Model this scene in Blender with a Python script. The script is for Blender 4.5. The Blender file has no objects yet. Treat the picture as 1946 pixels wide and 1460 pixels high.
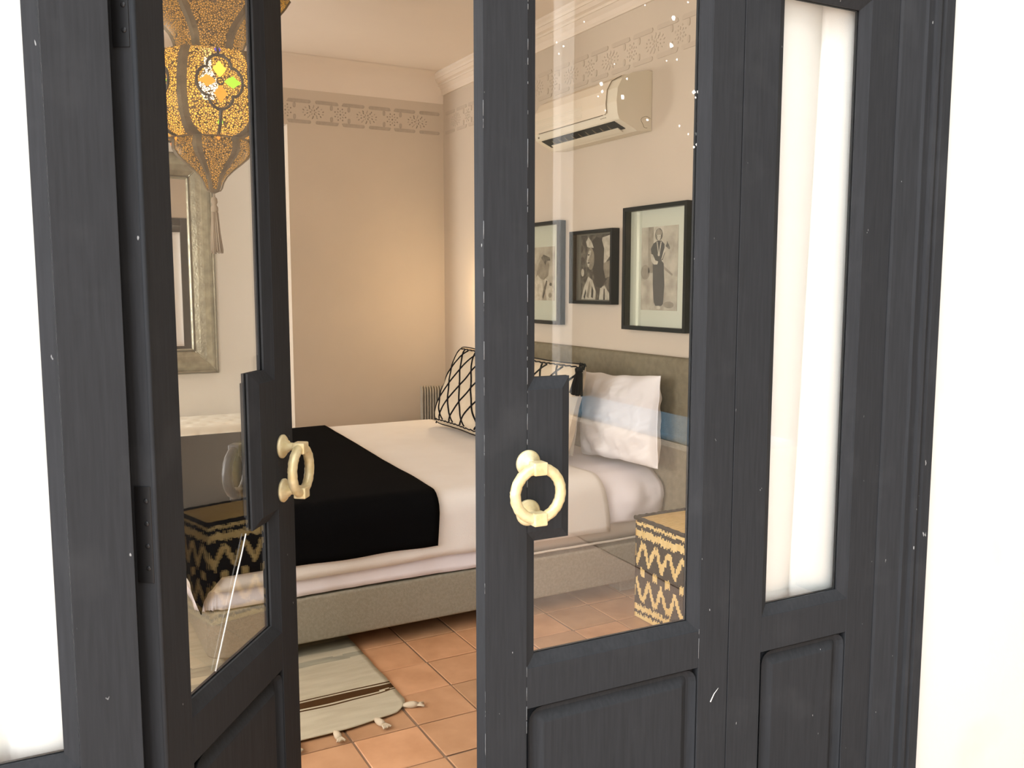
import bpy, bmesh, math, random
from mathutils import Vector, Matrix, noise
random.seed(7)
R = math.radians
scene = bpy.context.scene
COL = scene.collection

# ------------------------------------------------------------------ camera
cam_d = bpy.data.cameras.new('camera')
cam_d.sensor_width = 36.0
cam_d.lens = 1690.0 / 1946.0 * 36.0
cam_d.clip_start = 0.05
cam = bpy.data.objects.new('camera', cam_d)
COL.objects.link(cam)
cam.location = (0, 0, 1.5)
cam.rotation_euler = (R(90 - 6.3155), 0, R(-28.625))
scene.camera = cam

# ------------------------------------------------------------------ world, light, exposure
world = bpy.data.worlds.new('sky')
scene.world = world
world.use_nodes = True
bgn = world.node_tree.nodes['Background']
bgn.inputs[0].default_value = (0.93, 0.97, 1.0, 1)
bgn.inputs[1].default_value = 5.0


def area(name, loc, rot, sx, sy, power, color):
    l = bpy.data.lights.new(name, 'AREA')
    l.shape = 'RECTANGLE'
    l.size = sx
    l.size_y = sy
    l.energy = power
    l.color = color
    o = bpy.data.objects.new(name, l)
    o.location = loc
    o.rotation_euler = rot
    COL.objects.link(o)
    return o


# high sun over the roof, behind the facade: it reaches the courtyard floor only
sun_d = bpy.data.lights.new('sun', 'SUN')
sun_d.energy = 6.5
sun_d.angle = R(0.6)
sun_d.color = (1.0, 0.95, 0.88)
sun = bpy.data.objects.new('sun', sun_d)
sun.rotation_euler = Vector((-0.15, 0.22, 1.0)).to_track_quat('Z', 'Y').to_euler()
COL.objects.link(sun)

# area lamps added in unseen side windows (openings in wall_left) to light the room
area('window_fill_light', (-1.23, 2.45, 1.55), (0, R(-90), 0), 1.6, 1.35, 46, (1.0, 0.95, 0.905))
area('window_fill_light', (-1.22, 6.55, 1.5), (0, R(-90), 0), 1.5, 0.5, 45, (1.0, 0.97, 0.93))

vs = scene.view_settings
vs.view_transform = 'Standard'
vs.look = 'None'
vs.gamma = 1.0
vs.use_curve_mapping = False
vs.exposure = 0.0

# ------------------------------------------------------------------ helpers
MATS = {}


def nd(nt, t, **kw):
    n = nt.nodes.new(t)
    for k, v in kw.items():
        setattr(n, k, v)
    return n


def mat(name, col, rough=0.6, metal=0.0, col2=None, nscale=8.0, stretch=(1, 1, 1), nlo=0.35, nhi=0.65,
        bump=0.0, bscale=60.0, bstretch=None, spec=0.5, coord='Object', trans=0.0, detail=4.0, bdist=0.004):
    m = bpy.data.materials.new(name)
    m.use_nodes = True
    nt = m.node_tree
    b = nt.nodes['Principled BSDF']
    b.inputs['Base Color'].default_value = (*col, 1)
    b.inputs['Roughness'].default_value = rough
    b.inputs['Metallic'].default_value = metal
    b.inputs['Specular IOR Level'].default_value = spec
    tc = nd(nt, 'ShaderNodeTexCoord')

    def noise_node(scale, st, det):
        mp = nd(nt, 'ShaderNodeMapping')
        mp.inputs['Scale'].default_value = st
        nt.links.new(tc.outputs[coord], mp.inputs[0])
        n = nd(nt, 'ShaderNodeTexNoise')
        n.inputs['Scale'].default_value = scale
        n.inputs['Detail'].default_value = det
        nt.links.new(mp.outputs[0], n.inputs['Vector'])
        return n
    if col2 is not None:
        n = noise_node(nscale, stretch, detail)
        r = nd(nt, 'ShaderNodeValToRGB')
        r.color_ramp.elements[0].position = nlo
        r.color_ramp.elements[0].color = (*col, 1)
        r.color_ramp.elements[1].position = nhi
        r.color_ramp.elements[1].color = (*col2, 1)
        nt.links.new(n.outputs[0], r.inputs[0])
        nt.links.new(r.outputs[0], b.inputs['Base Color'])
    if bump > 0:
        n = noise_node(bscale, bstretch or stretch, 4.0)
        bp = nd(nt, 'ShaderNodeBump')
        bp.inputs['Strength'].default_value = bump
        bp.inputs['Distance'].default_value = bdist
        nt.links.new(n.outputs[0], bp.inputs['Height'])
        nt.links.new(bp.outputs[0], b.inputs['Normal'])
    MATS[name] = m
    return m


def emis(name, col, strength):
    m = bpy.data.materials.new(name)
    m.use_nodes = True
    nt = m.node_tree
    b = nt.nodes['Principled BSDF']
    b.inputs['Base Color'].default_value = (*col, 1)
    b.inputs['Emission Color'].default_value = (*col, 1)
    b.inputs['Emission Strength'].default_value = strength
    b.inputs['Roughness'].default_value = 0.3
    MATS[name] = m
    return m


def glass_mat(name, tint, spec_col=(1, 1, 1)):
    """clear pane: straight transmission plus Schlick reflection on either face"""
    m = bpy.data.materials.new(name)
    m.use_nodes = True
    nt = m.node_tree
    nt.nodes.clear()
    out = nd(nt, 'ShaderNodeOutputMaterial')
    geo = nd(nt, 'ShaderNodeNewGeometry')
    dot = nd(nt, 'ShaderNodeVectorMath', operation='DOT_PRODUCT')
    nt.links.new(geo.outputs['Normal'], dot.inputs[0])
    nt.links.new(geo.outputs['Incoming'], dot.inputs[1])
    ab = nd(nt, 'ShaderNodeMath', operation='ABSOLUTE')
    nt.links.new(dot.outputs['Value'], ab.inputs[0])
    sub = nd(nt, 'ShaderNodeMath', operation='SUBTRACT')
    sub.inputs[0].default_value = 1.0
    nt.links.new(ab.outputs[0], sub.inputs[1])
    pw = nd(nt, 'ShaderNodeMath', operation='POWER')
    pw.inputs[1].default_value = 5.0
    nt.links.new(sub.outputs[0], pw.inputs[0])
    ma = nd(nt, 'ShaderNodeMath', operation='MULTIPLY_ADD')
    ma.inputs[1].default_value = 0.957
    ma.inputs[2].default_value = 0.043
    nt.links.new(pw.outputs[0], ma.inputs[0])
    tr = nd(nt, 'ShaderNodeBsdfTransparent')
    tr.inputs[0].default_value = (*tint, 1)
    gl = nd(nt, 'ShaderNodeBsdfGlossy')
    gl.inputs['Roughness'].default_value = 0.0
    gl.inputs[0].default_value = (*spec_col, 1)
    mx = nd(nt, 'ShaderNodeMixShader')
    nt.links.new(ma.outputs[0], mx.inputs[0])
    nt.links.new(tr.outputs[0], mx.inputs[1])
    nt.links.new(gl.outputs[0], mx.inputs[2])
    nt.links.new(mx.outputs[0], out.inputs[0])
    MATS[name] = m
    return m


def tag(o, label=None, cat=None, group=None, kind=None):
    if label:
        o['label'] = label
    if cat:
        o['category'] = cat
    if group:
        o['group'] = group
    if kind:
        o['kind'] = kind
    return o


def empty(name, loc=(0, 0, 0), rz=0.0, parent=None):
    o = bpy.data.objects.new(name, None)
    o.empty_display_size = 0.1
    o.location = loc
    o.rotation_euler = (0, 0, rz)
    COL.objects.link(o)
    if parent:
        o.parent = parent
    return o


def link(name, me, parent=None, loc=None, rot=None, kind=None):
    o = bpy.data.objects.new(name, me)
    COL.objects.link(o)
    if parent:
        o.parent = parent
    if loc is not None:
        o.location = loc
    if rot is not None:
        o.rotation_euler = rot
    if kind:
        o['kind'] = kind
    return o


class MB:
    """collects shapes for one mesh"""

    def __init__(self):
        self.v, self.f, self.mi, self.sm = [], [], [], []

    def add(self, verts, faces, mi=0, smooth=False):
        n = len(self.v)
        self.v += [tuple(p) for p in verts]
        for fc in faces:
            self.f.append([i + n for i in fc])
            self.mi.append(mi)
            self.sm.append(smooth)
        return self

    def addbm(self, bm, mi=0, smooth=False):
        bm.verts.index_update()
        self.add([v.co[:] for v in bm.verts], [[v.index for v in f.verts] for f in bm.faces], mi, smooth)
        bm.free()
        return self

    def box(self, x0, x1, y0, y1, z0, z1, bev=0.0, seg=1, mi=0, smooth=False):
        bm = bmesh.new()
        bmesh.ops.create_cube(bm, size=1.0)
        for v in bm.verts:
            v.co = ((x0 + x1) / 2 + v.co.x * (x1 - x0), (y0 + y1) / 2 + v.co.y * (y1 - y0), (z0 + z1) / 2 + v.co.z * (z1 - z0))
        if bev > 0:
            bmesh.ops.bevel(bm, geom=bm.edges[:], offset=bev, segments=seg, profile=0.5, affect='EDGES')
        return self.addbm(bm, mi, smooth)

    def prism(self, poly, a0, a1, axis='y', mi=0):
        """polygon in the two other axes extruded along axis"""
        def P(p, a):
            return {'y': (p[0], a, p[1]), 'x': (a, p[0], p[1]), 'z': (p[0], p[1], a)}[axis]
        n = len(poly)
        vs = [P(p, a0) for p in poly] + [P(p, a1) for p in poly]
        fs = [list(range(n)), list(range(2 * n - 1, n - 1, -1))]
        fs += [[i, i + n, (i + 1) % n + n, (i + 1) % n] for i in range(n)]
        return self.add(vs, fs, mi)

    def lathe(self, prof, seg=24, center=(0, 0, 0), axis='z', mi=0, smooth=True, phase=0.0):
        vs, fs = [], []
        for r, z in prof:
            for k in range(seg):
                a = 2 * math.pi * k / seg + phase
                p = (r * math.cos(a), r * math.sin(a), z)
                if axis == 'y':
                    p = (p[0], z, p[1])
                elif axis == 'x':
                    p = (z, p[0], p[1])
                vs.append((p[0] + center[0], p[1] + center[1], p[2] + center[2]))
        for i in range(len(prof) - 1):
            for k in range(seg):
                a, b = i * seg + k, i * seg + (k + 1) % seg
                fs.append([a, b, b + seg, a + seg])
        fs.append(list(range(seg - 1, -1, -1)))
        fs.append([(len(prof) - 1) * seg + k for k in range(seg)])
        return self.add(vs, fs, mi, smooth)

    def tube(self, pts, r, seg=8, closed=False, mi=0, smooth=True, rfun=None):
        pts = [Vector(p) for p in pts]
        n = len(pts)
        vs, fs = [], []
        up = Vector((0.13, 0.27, 0.95))
        for i, p in enumerate(pts):
            if closed:
                t = pts[(i + 1) % n] - pts[i - 1]
            else:
                t = pts[min(i + 1, n - 1)] - pts[max(i - 1, 0)]
            t.normalize()
            a = t.cross(up)
            if a.length < 1e-4:
                a = t.cross(Vector((1, 0, 0)))
            a.normalize()
            b = t.cross(a)
            rr = rfun(i / (n - 1)) * r if rfun else r
            for k in range(seg):
                th = 2 * math.pi * k / seg
                vs.append(p + a * (rr * math.cos(th)) + b * (rr * math.sin(th)))
        m = n if closed else n - 1
        for i in range(m):
            for k in range(seg):
                j = (i + 1) % n
                fs.append([i * seg + k, i * seg + (k + 1) % seg, j * seg + (k + 1) % seg, j * seg + k])
        if not closed:
            fs.append(list(range(seg - 1, -1, -1)))
            fs.append([(n - 1) * seg + k for k in range(seg)])
        return self.add(vs, fs, mi, smooth)

    def grid(self, nu, nv, fun, mi=0, smooth=True, mif=None, closeu=False):
        vs = [fun(i / nu, j / nv) for j in range(nv + 1) for i in range(nu + 1)]
        n = len(self.v)
        self.v += [tuple(p) for p in vs]
        for j in range(nv):
            for i in range(nu):
                a = n + j * (nu + 1) + i
                self.f.append([a, a + 1, a + nu + 2, a + nu + 1])
                self.mi.append(mif(i, j) if mif else mi)
                self.sm.append(smooth)
        return self

    def mesh(self, name, mats):
        me = bpy.data.meshes.new(name)
        me.from_pydata(self.v, [], self.f)
        for m in (mats if isinstance(mats, (list, tuple)) else [mats]):
            me.materials.append(MATS[m])
        me.polygons.foreach_set('material_index', self.mi)
        me.polygons.foreach_set('use_smooth', self.sm)
        bm = bmesh.new()
        bm.from_mesh(me)
        bmesh.ops.recalc_face_normals(bm, faces=bm.faces[:])
        bm.to_mesh(me)
        bm.free()
        me.update()
        return me

    def build(self, name, mats, parent=None, loc=None, rot=None, kind=None):
        return link(name, self.mesh(name, mats), parent, loc, rot, kind)


def solid(o, t, off=1.0):
    m = o.modifiers.new('thick', 'SOLIDIFY')
    m.thickness = t
    m.offset = off
    return o


def sstep(a, b, x):
    t = min(1, max(0, (x - a) / (b - a)))
    return t * t * (3 - 2 * t)


def nz(x, y, z=0.0):
    return noise.noise(Vector((x, y, z)))


# ------------------------------------------------------------------ materials
def door_paint():
    m = mat('door_paint', (0.043, 0.045, 0.049), 0.6, spec=0.05)
    nt = m.node_tree
    b = nt.nodes['Principled BSDF']
    tc = nd(nt, 'ShaderNodeTexCoord')
    mp = nd(nt, 'ShaderNodeMapping')
    mp.inputs['Scale'].default_value = (38, 38, 2.2)
    nt.links.new(tc.outputs['Object'], mp.inputs[0])
    n1 = nd(nt, 'ShaderNodeTexNoise')
    n1.inputs['Scale'].default_value = 4.0
    n1.inputs['Detail'].default_value = 6.0
    nt.links.new(mp.outputs[0], n1.inputs['Vector'])
    n2 = nd(nt, 'ShaderNodeTexNoise')
    n2.inputs['Scale'].default_value = 7.0
    n2.inputs['Detail'].default_value = 5.0
    nt.links.new(tc.outputs['Object'], n2.inputs['Vector'])
    r1 = nd(nt, 'ShaderNodeValToRGB')
    r1.color_ramp.elements[0].position = 0.3
    r1.color_ramp.elements[0].color = (0.031, 0.0325, 0.0355, 1)
    r1.color_ramp.elements[1].position = 0.72
    r1.color_ramp.elements[1].color = (0.038, 0.040, 0.0445, 1)
    nt.links.new(n1.outputs[0], r1.inputs[0])
    # worn, chalky patches
    r2 = nd(nt, 'ShaderNodeValToRGB')
    r2.color_ramp.elements[0].position = 0.56
    r2.color_ramp.elements[0].color = (0, 0, 0, 1)
    r2.color_ramp.elements[1].position = 0.8
    r2.color_ramp.elements[1].color = (0.55, 0.55, 0.55, 1)
    nt.links.new(n2.outputs[0], r2.inputs[0])
    mx = nd(nt, 'ShaderNodeMixRGB')
    mx.inputs[2].default_value = (0.056, 0.058, 0.062, 1)
    nt.links.new(r2.outputs[0], mx.inputs[0])
    nt.links.new(r1.outputs[0], mx.inputs[1])
    # tiny chips
    n3 = nd(nt, 'ShaderNodeTexNoise')
    n3.inputs['Scale'].default_value = 46.0
    n3.inputs['Detail'].default_value = 2.0
    mp3 = nd(nt, 'ShaderNodeMapping')
    mp3.inputs['Scale'].default_value = (1.6, 1.6, 0.7)
    nt.links.new(tc.outputs['Object'], mp3.inputs[0])
    nt.links.new(mp3.outputs[0], n3.inputs['Vector'])
    r3 = nd(nt, 'ShaderNodeValToRGB')
    r3.color_ramp.elements[0].position = 0.765
    r3.color_ramp.elements[0].color = (0, 0, 0, 1)
    r3.color_ramp.elements[1].position = 0.79
    r3.color_ramp.elements[1].color = (0.8, 0.8, 0.8, 1)
    nt.links.new(n3.outputs[0], r3.inputs[0])
    mx2 = nd(nt, 'ShaderNodeMixRGB')
    mx2.inputs[2].default_value = (0.4, 0.41, 0.42, 1)
    nt.links.new(r3.outputs[0], mx2.inputs[0])
    nt.links.new(mx.outputs[0], mx2.inputs[1])
    nt.links.new(mx2.outputs[0], b.inputs['Base Color'])
    bp = nd(nt, 'ShaderNodeBump')
    bp.inputs['Strength'].default_value = 0.25
    bp.inputs['Distance'].default_value = 0.0015
    nt.links.new(n1.outputs[0], bp.inputs['Height'])
    nt.links.new(bp.outputs[0], b.inputs['Normal'])


door_paint()
glass_mat('pane_glass', (0.985, 0.985, 0.975))
glass_mat('picture_glass', (0.985, 0.99, 0.98))
mat('iron_black', (0.008, 0.008, 0.009), 0.45)
mat('cream_brass', (0.72, 0.58, 0.30), 0.42, metal=0.25, col2=(0.80, 0.68, 0.42), nscale=60, bump=0.35, bscale=130, bdist=0.002)
mat('facade_plaster', (0.86, 0.85, 0.82), 0.85, col2=(0.80, 0.77, 0.70), nscale=2.2, nlo=0.62, nhi=0.8, bump=0.2, bscale=35)
mat('cream_plaster', (0.64, 0.55, 0.445), 0.8, col2=(0.60, 0.515, 0.415), nscale=1.4, bump=0.08, bscale=18)
mat('ceiling_plaster', (0.82, 0.72, 0.61), 0.8, col2=(0.78, 0.68, 0.575), nscale=1.2, bump=0.05, bscale=14)
mat('alcove_plaster', (0.80, 0.76, 0.70), 0.8, col2=(0.77, 0.73, 0.66), nscale=1.5)
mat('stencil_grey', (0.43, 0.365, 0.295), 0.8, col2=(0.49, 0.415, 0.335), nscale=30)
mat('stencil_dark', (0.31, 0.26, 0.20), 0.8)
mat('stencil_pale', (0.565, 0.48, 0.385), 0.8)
mat('grout', (0.30, 0.20, 0.13), 0.9)
mat('curtain_white', (0.93, 0.93, 0.92), 0.9, bump=0.1, bscale=400)
mat('upholstery_beige', (0.335, 0.305, 0.24), 0.95, col2=(0.285, 0.26, 0.20), nscale=90, bump=0.5, bscale=260, spec=0.1)
mat('headboard_taupe', (0.24, 0.205, 0.14), 0.95, col2=(0.20, 0.17, 0.115), nscale=30, bump=0.4, bscale=200, spec=0.1)
mat('mattress_cream', (0.66, 0.58, 0.49), 0.9)
mat('piping_cream', (0.80, 0.73, 0.63), 0.8)
mat('sheet_white', (0.86, 0.82, 0.86), 0.85, col2=(0.82, 0.78, 0.82), nscale=5, bump=0.06, bscale=300, spec=0.2)
mat('coverlet_cream', (0.89, 0.855, 0.82), 0.9, col2=(0.86, 0.82, 0.78), nscale=4, bump=0.25, bscale=420, spec=0.15)
mat('throw_black', (0.0045, 0.0045, 0.005), 0.95, bump=0.3, bscale=350, spec=0.03)
mat('cushion_cream', (0.66, 0.56, 0.42), 0.95, col2=(0.61, 0.51, 0.38), nscale=14, bump=0.4, bscale=260, spec=0.1)
mat('pillow_cream', (0.82, 0.77, 0.69), 0.9, col2=(0.78, 0.73, 0.64), nscale=6, bump=0.1, bscale=200, spec=0.2)
mat('pillow_white', (0.88, 0.85, 0.85), 0.85, col2=(0.84, 0.81, 0.82), nscale=5, bump=0.05, bscale=250, spec=0.2)
mat('yarn_black', (0.012, 0.011, 0.012), 0.95, spec=0.1)
mat('straw', (0.74, 0.53, 0.20), 0.65, col2=(0.82, 0.63, 0.28), nscale=40, stretch=(1, 1, 0.2), bump=0.2, bscale=80, spec=0.3)
mat('straw_dyed', (0.012, 0.009, 0.007), 0.7, spec=0.15)
mat('straw_top', (0.76, 0.54, 0.22), 0.65, col2=(0.60, 0.40, 0.13), nscale=22, stretch=(1, 9, 1), bump=0.4, bscale=60, bstretch=(1, 8, 1), spec=0.3)
mat('rug_wool', (0.60, 0.54, 0.40), 0.95, col2=(0.53, 0.47, 0.34), nscale=6, stretch=(1, 5, 1), bump=0.4, bscale=200, spec=0.1)
mat('rug_brown', (0.075, 0.036, 0.012), 0.95, bump=0.4, bscale=200, spec=0.1)
mat('rug_fold_shade', (0.33, 0.31, 0.24), 0.95, col2=(0.42, 0.39, 0.29), nscale=8, stretch=(1, 5, 1), spec=0.1)
mat('rug_tassel', (0.62, 0.52, 0.38), 0.95, spec=0.1)
mat('radiator_paint', (0.34, 0.305, 0.25), 0.45)
mat('ac_plastic', (0.74, 0.68, 0.55), 0.4, col2=(0.70, 0.64, 0.50), nscale=3)
mat('ac_panel', (0.76, 0.66, 0.52), 0.4)
mat('ac_line', (0.22, 0.18, 0.12), 0.6)
mat('dark_slot', (0.006, 0.005, 0.004), 0.8)
mat('frame_black', (0.006, 0.006, 0.006), 0.6, spec=0.15)
mat('mat_board', (0.60, 0.62, 0.52), 0.9)
mat('mat_board_grey', (0.13, 0.13, 0.11), 0.9)
mat('photo_sepia', (0.32, 0.28, 0.22), 0.7, col2=(0.52, 0.47, 0.38), nscale=14)
mat('photo_dark', (0.035, 0.030, 0.024), 0.7, col2=(0.16, 0.14, 0.11), nscale=30, nlo=0.45)
mat('photo_pale', (0.62, 0.57, 0.47), 0.7, col2=(0.45, 0.40, 0.32), nscale=40)
mat('photo_mid', (0.20, 0.17, 0.13), 0.7, col2=(0.30, 0.26, 0.20), nscale=30)
mat('photo_black', (0.010, 0.009, 0.008), 0.7)
mat('silver_hammered', (0.42, 0.39, 0.28), 0.32, metal=0.85, col2=(0.24, 0.23, 0.17), nscale=16, nlo=0.3, nhi=0.75, bump=0.5, bscale=70, bdist=0.004)
mat('silver_edge', (0.22, 0.21, 0.16), 0.4, metal=0.8)
mat('mirror_glass', (0.9, 0.9, 0.88), 0.01, metal=1.0)
mat('lamp_brass', (0.20, 0.155, 0.09), 0.5, metal=0.8, col2=(0.13, 0.10, 0.06), nscale=20)
mat('lamp_tassel', (0.30, 0.24, 0.17), 0.9)
mat('bench_fabric', (0.78, 0.73, 0.63), 0.9, spec=0.2)
mat('bench_base', (0.45, 0.40, 0.33), 0.9)
mat('button_fabric', (0.45, 0.40, 0.32), 0.9)
mat('sky_block_plaster', (0.10, 0.085, 0.06), 0.9, col2=(0.06, 0.065, 0.04), nscale=3)  # dark surface of the added sky-blocking walls
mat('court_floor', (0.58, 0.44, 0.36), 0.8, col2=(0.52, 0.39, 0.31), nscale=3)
mat('court_bench', (0.60, 0.50, 0.40), 0.9)
mat('blue_cushion', (0.14, 0.30, 0.44), 0.8)
mat('white_paint', (0.88, 0.86, 0.82), 0.6)
mat('paint_fleck', (0.9, 0.88, 0.84), 0.8)
mat('chip_glint_grey', (0.30, 0.31, 0.32), 0.7)
mat('crack_white', (0.9, 0.9, 0.88), 0.5)
emis('bulb_glow', (1.0, 0.85, 0.55), 22)
emis('glass_yellow', (0.95, 0.75, 0.06), 1.0)
emis('glass_green', (0.40, 0.85, 0.04), 0.7)
emis('glass_orange', (1.0, 0.28, 0.02), 0.8)
emis('glass_blue', (0.08, 0.05, 0.75), 0.6)
emis('sconce_glow', (1.0, 0.72, 0.38), 5)


def tile_mat():
    m = mat('terracotta', (0.50, 0.27, 0.14), 0.55)
    nt = m.node_tree
    b = nt.nodes['Principled BSDF']
    oi = nd(nt, 'ShaderNodeObjectInfo')
    tc = nd(nt, 'ShaderNodeTexCoord')
    ad = nd(nt, 'ShaderNodeVectorMath', operation='ADD')
    nt.links.new(tc.outputs['Object'], ad.inputs[0])
    nt.links.new(oi.outputs['Location'], ad.inputs[1])
    n = nd(nt, 'ShaderNodeTexNoise')
    n.inputs['Scale'].default_value = 7.0
    n.inputs['Detail'].default_value = 5.0
    nt.links.new(ad.outputs[0], n.inputs['Vector'])
    r = nd(nt, 'ShaderNodeValToRGB')
    r.color_ramp.elements[0].position = 0.3
    r.color_ramp.elements[0].color = (0.50, 0.265, 0.135, 1)
    r.color_ramp.elements[1].position = 0.7
    r.color_ramp.elements[1].color = (0.64, 0.36, 0.20, 1)
    nt.links.new(n.outputs[0], r.inputs[0])
    r2 = nd(nt, 'ShaderNodeValToRGB')
    r2.color_ramp.elements[0].color = (0.80, 0.82, 0.80, 1)
    r2.color_ramp.elements[1].color = (1.12, 1.08, 1.05, 1)
    nt.links.new(oi.outputs['Random'], r2.inputs[0])
    mx = nd(nt, 'ShaderNodeMixRGB', blend_type='MULTIPLY')
    mx.inputs[0].default_value = 1.0
    nt.links.new(r.outputs[0], mx.inputs[1])
    nt.links.new(r2.outputs[0], mx.inputs[2])
    nt.links.new(mx.outputs[0], b.inputs['Base Color'])
    b.inputs['Roughness'].default_value = 0.5


tile_mat()


def lantern_mat(mname, strength):
    """pierced brass: light shows through a dense field of small holes"""
    m = bpy.data.materials.new(mname)
    m.use_nodes = True
    nt = m.node_tree
    b = nt.nodes['Principled BSDF']
    out = nt.nodes['Material Output']
    b.inputs['Base Color'].default_value = (0.09, 0.055, 0.025, 1)
    b.inputs['Metallic'].default_value = 0.8
    b.inputs['Roughness'].default_value = 0.4
    tc = nd(nt, 'ShaderNodeTexCoord')
    vo = nd(nt, 'ShaderNodeTexVoronoi', feature='DISTANCE_TO_EDGE')
    vo.inputs['Scale'].default_value = 120.0
    nt.links.new(tc.outputs['Object'], vo.inputs['Vector'])
    r = nd(nt, 'ShaderNodeValToRGB')
    r.color_ramp.elements[0].position = 0.10
    r.color_ramp.elements[0].color = (0, 0, 0, 1)
    r.color_ramp.elements[1].position = 0.17
    r.color_ramp.elements[1].color = (1, 1, 1, 1)
    nt.links.new(vo.outputs['Distance'], r.inputs[0])
    em = nd(nt, 'ShaderNodeEmission')
    em.inputs[0].default_value = (1.0, 0.46, 0.06, 1)
    em.inputs[1].default_value = strength
    tr = nd(nt, 'ShaderNodeBsdfTransparent')
    m1 = nd(nt, 'ShaderNodeMixShader')
    m1.inputs[0].default_value = 0.22
    nt.links.new(em.outputs[0], m1.inputs[1])
    nt.links.new(tr.outputs[0], m1.inputs[2])
    m2 = nd(nt, 'ShaderNodeMixShader')
    nt.links.new(r.outputs[0], m2.inputs[0])
    nt.links.new(b.outputs[0], m2.inputs[1])
    nt.links.new(m1.outputs[0], m2.inputs[2])
    nt.links.new(m2.outputs[0], out.inputs[0])
    MATS[mname] = m


lantern_mat('pierced_brass', 2.1)
lantern_mat('pierced_brass_dim', 0.8)

# ------------------------------------------------------------------ frame of reference
XW = 2.75          # picture wall
YB = 6.085         # far wall
ZC = 3.0           # ceiling
P0 = (0.7422, 1.4690, 0.0)   # free corner of the closed door leaf
RF = R(-1.625)               # facade direction
Q = (0.1660, 1.5010, 0.0)    # hinge corner of the opened leaf
RL = R(52.975)

# ------------------------------------------------------------------ room shell
fl = MB().box(-1.25, XW, 1.47, 6.9, -0.15, -0.006).build('floor', 'grout', kind='structure')
tb = MB().box(-0.1125, 0.1125, -0.1125, 0.1125, -0.006, 0.0, 0.0025)
tile_me = tb.mesh('tile', 'terracotta')
gx = 1.340 - 0.1165
gy = 2.705 + 0.1165
for i in range(-6, 7):
    for j in range(-5, 14):
        x, y = gx + i * 0.2315, gy + j * 0.2315
        if -0.18 < x < XW - 0.12 and 1.62 < y < YB - 0.1 and not (x > 0.9 and 3.95 < y < 5.1):
            t = link('tile', tile_me, fl, (x + random.uniform(-.002, .002), y + random.uniform(-.002, .002), random.uniform(-.0012, 0)),
                     (random.uniform(-.004, .004), random.uniform(-.004, .004), random.choice((0, 1, 2, 3)) * math.pi / 2 + random.uniform(-.006, .006)))

MB().box(XW, XW + 0.25, 1.3, 7.1, -0.15, ZC + 0.2).build('wall_right', 'cream_plaster', kind='structure')
MB().box(-1.5, XW + 0.25, 1.3, 7.1, ZC, ZC + 0.2).build('ceiling', 'ceiling_plaster', kind='structure')
# far wall with the wide opening of the alcove
AX = 1.605
AZ = 2.575
MB().box(AX, XW, YB, YB + 0.25, -0.15, ZC).build('wall_back', 'cream_plaster', kind='structure')
MB().box(-1.25, AX, YB, YB + 0.25, AZ, ZC).build('wall_lintel', 'cream_plaster', kind='structure')
wl = MB()
wl.box(AX, AX + 0.2, YB + 0.25, 6.95, -0.15, AZ + 0.2)
wl.build('wall_alcove_side', 'alcove_plaster', kind='structure')
MB().box(-1.45, AX + 0.2, 6.85, 7.05, -0.15, AZ + 0.2).build('wall_alcove_back', 'alcove_plaster', kind='structure')
MB().box(-1.25, AX + 0.2, YB + 0.25, 6.85, AZ, AZ + 0.15).build('ceiling_alcove', 'alcove_plaster', kind='structure')
# left wall with two window openings added out of view to let light in
wl = MB()
for (y0, y1, z0, z1) in ((1.55, 1.77, -0.15, ZC), (3.13, 6.3, -0.15, ZC), (6.8, 6.95, -0.15, ZC), (1.77, 3.13, -0.15, 0.75), (1.77, 3.13, 2.35, ZC),
                         (6.3, 6.8, -0.15, 0.75), (6.3, 6.8, 2.25, ZC)):
    wl.box(-1.5, -1.25, y0, y1, z0, z1)
wl.build('wall_left', 'cream_plaster', kind='structure')

# right hand cornice, stepped profile
prof = [(XW, 2.872), (XW - 0.012, 2.872), (XW - 0.02, 2.885), (XW - 0.028, 2.905), (XW - 0.05, 2.925), (XW - 0.056, 2.925), (XW - 0.056, 2.938),
        (XW - 0.075, 2.945), (XW - 0.09, 2.962), (XW - 0.096, 2.962), (XW - 0.10, 2.975), (XW - 0.115, 2.985), (XW - 0.115, 2.9995), (XW, 2.9995)]
m_ = MB()
n_ = len(prof)
vs_ = [(x, 1.7, z) for x, z in prof] + [(x, YB - 0.001, z) for x, z in prof]
m_.add(vs_, [list(range(n_)), list(range(2 * n_ - 1, n_ - 1, -1))] + [[i, i + n_, (i + 1) % n_ + n_, (i + 1) % n_] for i in range(n_)])
m_.build('trim_1', 'ceiling_plaster', kind='structure')
# soft cove along the far wall
m_ = MB()
cv = [(YB - 0.0005, 2.812)] + [(YB - 0.002 - 0.168 * (1 - math.cos(R(a))), 2.822 + 0.177 * math.sin(R(a))) for a in range(0, 91, 6)] + [(YB - 0.0005, 2.9995)]
n_ = len(cv)
vs_ = [(-1.2, y, z) for y, z in cv] + [(XW - 0.001, y, z) for y, z in cv]
m_.add(vs_, [[i, i + n_, i + 1 + n_, i + 1] for i in range(n_ - 2)], 0, True)
m_.add(vs_, [list(range(n_)), list(range(2 * n_ - 1, n_ - 1, -1))])
m_.build('trim_2', 'ceiling_plaster', kind='structure')

# stencilled frieze: raised bars, stubs, stars and lozenges
FZ0, FZ1 = 2.590, 2.748
FM = (FZ0 + FZ1) / 2


def capsule(L, H, t):
    m = MB()
    pts = []
    r = H / 2
    for k in range(7):
        a = -math.pi / 2 + math.pi * k / 6
        pts.append((L / 2 - r + r * math.cos(a), r * math.sin(a)))
    for k in range(7):
        a = math.pi / 2 + math.pi * k / 6
        pts.append((-L / 2 + r + r * math.cos(a), r * math.sin(a)))
    return m.prism(pts, -t, 0, 'y')


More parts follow.
